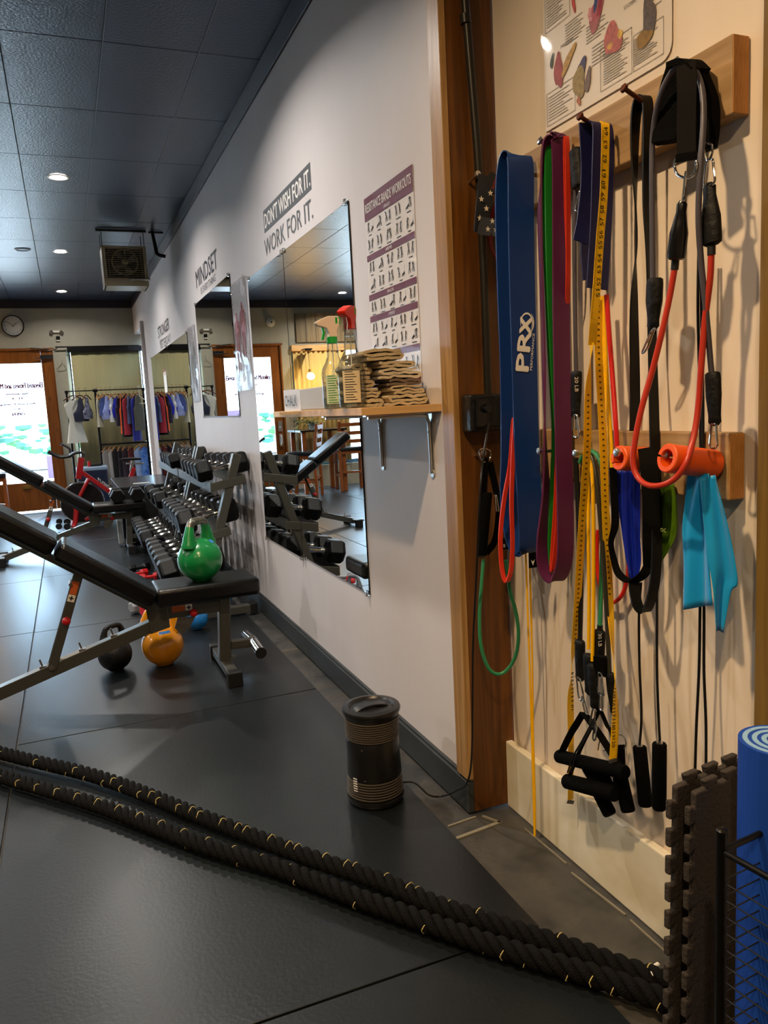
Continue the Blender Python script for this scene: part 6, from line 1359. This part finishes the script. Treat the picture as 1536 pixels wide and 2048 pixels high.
# 20 anatomy poster above the board
t = thing('organ_poster', 'large laminated anatomy poster with coloured organ drawings and fine text', 'poster', (NX, 1.53, 1.9))
xq = NX-.004; y0, y1, z0, z1 = 1.308, 1.75, 1.905, 2.62
m = M(); rr = .03; pl = [(y1, z0), (y0+rr, z0)]+[(y0+rr-rr*math.sin(a), z0+rr-rr*math.cos(a)) for a in (.4, .8, 1.2)]+[(y0, z0+rr), (y0, z1), (y1, z1)]
m.add([V(xq, a, b) for a, b in pl], [tuple(range(len(pl)))]); obj('sheet', m, mat('organ_paper', '#d9cfc2', .4), t, solid=.001)
def blob(px, py, sx, sz, col, name, rot=0, seed=1, wob=.18):
    c = U(px, py, X=xq-.0015); rnd = random.Random(seed); n = 22; ph = [rnd.uniform(0, 6) for _ in range(4)]
    pts = []
    for i in range(n):
        a = 2*PI*i/n; q = 1+wob*math.sin(2*a+ph[0])+wob*.7*math.sin(3*a+ph[1])+wob*.3*math.sin(5*a+ph[2]); u, w = sx*q*math.cos(a), sz*q*math.sin(a)
        pts.append(c+V(0, -(u*math.cos(rot)-w*math.sin(rot)), u*math.sin(rot)+w*math.cos(rot)))
    m = M(); m.add(pts, [tuple(range(n))]); o = obj(name, m, mat('organ_'+col.strip('#'), col, .5, vary=.35, vscale=120), t); o.location.x -= .0003*seed*.2; return o
k = 0
for (px, py, sx, sz, col, nm, rot) in ((1192, 28, .019, .042, '#a8525a', 'heart_drawing', -.3), (1180, 30, .008, .014, '#c98890', 'heart_drawing', .3), (1200, 8, .006, .03, '#8a1822', 'vessel_drawing', -.2), (1191, 8, .005, .02, '#233a78', 'vessel_drawing', -.2), (1147, 5, .006, .022, '#b83a2c', 'stomach_drawing', .1), (1225, 78, .032, .030, '#b06058', 'kidney_drawing', .6), (1240, 68, .007, .010, '#d8b04c', 'kidney_drawing', 0), (1220, 92, .008, .008, '#d0a050', 'kidney_drawing', 0), (1298, 30, .018, .048, '#5a504c', 'liver_drawing', -.1), (1288, 78, .024, .016, '#8a6a20', 'bladder_drawing', .35),
    (1117, 142, .017, .040, '#9c3020', 'pancreas_drawing', -.1), (1137, 120, .010, .040, '#b08a30', 'pancreas_drawing', -.9), (1104, 122, .005, .020, '#233018', 'pancreas_drawing', -.3), (1163, 138, .014, .026, '#3c3460', 'nephron_drawing', -.3), (1158, 165, .026, .030, '#8f7a3a', 'tissue_drawing', .5), (1176, 160, .009, .030, '#6b5648', 'tissue_drawing', -.4), (1158, 202, .007, .010, '#a8643c', 'tissue_drawing', 0)):
    k += 1; blob(px, py, sx*1.0, sz*1.0, col, nm, rot, k)
m = M(); rnd = random.Random(9)
for (ya_, yb2, za, zb2, n_) in ((1.735, 1.63, 1.925, 1.985, 9), (1.52, 1.43, 1.93, 2.005, 14), (1.42, 1.34, 1.93, 1.985, 12), (1.735, 1.65, 2.14, 2.25, 18), (1.66, 1.58, 2.07, 2.12, 8), (1.58, 1.50, 2.04, 2.08, 6), (1.50, 1.44, 2.12, 2.22, 14), (1.41, 1.37, 2.06, 2.2, 9), (1.56, 1.46, 1.985, 2.03, 6), (1.735, 1.55, 2.28, 2.36, 14), (1.45, 1.32, 2.25, 2.38, 16), (1.37, 1.32, 2.02, 2.12, 8)):
    for i in range(n_):
        z = za+(zb2-za)*i/n_; L = (ya_-yb2)*rnd.uniform(.6, 1); m.quad((xq-.0016, ya_, z), (xq-.0016, ya_-L, z), (xq-.0016, ya_-L, z+.0016), (xq-.0016, ya_, z+.0016))
o = obj('fine_print', m, mat('fine_print', '#8f857c', .6), t); 
m = M()
for (ya_, yb2, za, zb2) in ((1.74, 1.625, 1.915, 1.99), (1.53, 1.425, 1.92, 2.01), (1.42, 1.33, 1.92, 1.99), (1.74, 1.64, 2.13, 2.26)):
    for a, b in (((ya_, za), (yb2, za)), ((yb2, za), (yb2, zb2)), ((yb2, zb2), (ya_, zb2)), ((ya_, zb2), (ya_, za))): m.bar((xq-.0016, *a), (xq-.0016, *b), .0008, .0006, (1, 0, 0))
obj('text_frames', m, MATS['fine_print'], t)
m = M(); put_text(m, 'PANCREAS', U(1122, 97, X=xq-.0016), (0, -1, 0), (0, 0, 1), h=.007); put_text(m, 'STOMACH', U(1248, 20, X=xq-.0016), (0, -1, 0), (0, 0, 1), h=.007); obj('titles', m, TINK, t)
m = M(); N = 14; K = 10
for i in range(N+1):
    for j in range(K+1):
        y = y1+.012-(y1-y0+.024)*j/K; z = z0-.022+(z1-z0+.02)*i/N; m.v.append(V(xq-.0035-.0018*(1+math.sin(i*1.3+j*1.9))-.003*max(0, 1-i/2), y, z))
m.f = [(i*(K+1)+j, i*(K+1)+j+1, (i+1)*(K+1)+j+1, (i+1)*(K+1)+j) for i in range(N) for j in range(K)]
obj('laminate', m, clear('laminate_big', gloss=.03, rough=.04, fres=.12), t, 80)
# ================================================================== FOREGROUND RIGHT
FM = mat('foam_mat_grey', '#322c27', .8, bump=.35, bscale=140); 
def foam_tile(a, ang, size, th, z0, label, lean=0, cut=0):
    """interlocking tile standing on edge from corner a along direction ang"""
    u = V(math.cos(ang), math.sin(ang), 0); nn = V(u.y, -u.x, 0); up = (V(0, 0, 1)+nn*lean).normalized(); pts = []; d = .014; hz = .60
    # teeth on all four edges, outline in (u, v)
    def edge(s, e, out):
        n = 25 if abs(s[1]-e[1]) > .3 else 13
        s, e, out = V(*s, 0), V(*e, 0), V(*out, 0); L = (e-s); r = []
        for k in range(n):
            f0_, f1_ = k/n, (k+1)/n
            if k % 2 == 0: r += [s+L*f0_+out*0, s+L*f1_+out*0] if k else [s+L*f0_, s+L*f1_]
            else:
                w = .18/n; r += [s+L*(f0_-w)+out*d, s+L*(f1_+w)+out*d]
        return r
    for s, e, o in (((0, 0), (size, 0), (0, -1)), ((size, 0), (size, hz), (1, 0)), ((size, hz), (0, hz), (0, 1)), ((0, hz), (0, 0), (-1, 0))):
        for q in edge(s, e, o)[:-1] if True else []: pts.append((q.x, q.y))
    m = M(); A = [V(*a)+u*x+up*y for x, y in pts]; B_ = [q+nn*th for q in A]; k = len(A)
    m.add(A+B_, [tuple(range(k)), tuple(reversed(range(k, 2*k)))]+[(i, k+i, k+(i+1) % k, (i+1) % k) for i in range(k)])
    t = thing('foam_mat', label, 'foam mat', tuple(V(*a)), 'interlocking foam mats leaning in the corner')
    o = obj('tile', m, FM, t, bevel=.003)
    return t
ang = math.radians(8)
c0 = U(1362, 1640, X=.845)
base = V(c0.x, c0.y, .03)
foam_tile((base.x-.012, base.y+.022, .029), ang, .315, .012, 0, 'grey interlocking foam mat, the rear one of the leaning pair', .02)
foam_tile((base.x, base.y-.006, .029), ang, .315, .012, 0, 'grey interlocking foam mat, the front one with its dark face showing', .02)
# yoga mat roll
YB_ = mat('yoga_blue', '#0d3f9c', .55, bump=.35, bscale=60, stretch=(1, 1, .02)); YL = mat('yoga_light', '#7fa6c8', .7)
ctr = U(1560, 1480, Z=.745)
cx, cy = ctr.x, ctr.y
t = thing('rolled_yoga_mat', 'thick rolled blue exercise mat standing in the wire basket', 'yoga mat', (cx, cy, .135))
m = M(); P_ = []; turns = 4; th = .0115; r1 = .062
N = 36*turns
for i in range(N+1):
    a = 2*PI*i/36; r = .012+(r1-.012)*i/N; P_.append(V(cx+r*math.cos(a+.9), cy+r*math.sin(a+.9), .44))
m.ribbon(P_, (0, 0, 1), .61, th*.5, 0); obj('outer_layer', m, YB_, t, 60)
m = M(); m.ribbon([V(p.x, p.y, .44)+(V(p.x-cx, p.y-cy, 0).normalized()*-.0066) for p in P_[8:]], (0, 0, 1), .6115, .0068, 0); obj('light_layer', m, YL, t, 60)
# wire basket
WB = mat('basket_wire', '#141414', .35, metal=.6)
t = thing('wire_basket', 'black wire basket rack holding the rolled blue mat', 'basket', (cx, cy, .008))
pa = U(1437, 1665, Z=.575); dirr = (U(1536, 1752, X=None, Z=.545)-U(1447, 1700, Z=.545)); dirr.z = 0
A = U(1443, 1702, Z=.625)
e1 = V(math.cos(math.radians(-84)), math.sin(math.radians(-84)), 0); e2 = V(-e1.y, e1.x, 0)
c1 = V(A.x, A.y, 0); W1, W2 = .22, .24
cs = [c1, c1+e1*W1*1.3, c1+e1*W1*1.3+e2*W2, c1+e2*W2]
for i, c in enumerate(cs):
    m = M(); m.cyl((c.x, c.y, .009), (c.x, c.y, .652), .0075, n=12); m.sphere((c.x, c.y, .654), .0085, 10, (1, 1, .6)); obj('post', m, WB, t, True)
m = M()
for k in range(9): f = k/8; a = cs[0].lerp(cs[1], f); b = cs[3].lerp(cs[2], f); m.cyl((a.x, a.y, .13), (b.x, b.y, .13), .0015, n=6)
for a, b in zip(cs, cs[1:]+cs[:1]): m.cyl((a.x, a.y, .13), (b.x, b.y, .13), .003, n=8)
obj('base_grid', m, WB, t)
for i in range(4):
    a, b = cs[i], cs[(i+1) % 4]; m = M(); m.cyl((a.x, a.y, .625), (b.x, b.y, .625), .0045, n=10); obj('rail', m, WB, t, True); m = M(); m.cyl((a.x, a.y, .07), (b.x, b.y, .07), .005, n=10); obj('rail', m, WB, t, True)
    m = M()
    for k in range(20): z = .115+k*.0245; m.cyl((a.x, a.y, z), (b.x, b.y, z), .0011, n=6)
    obj('wire_grid', m, ZINC if False else mat('thin_wire', '#3a3a3a', .3, metal=.9), t)
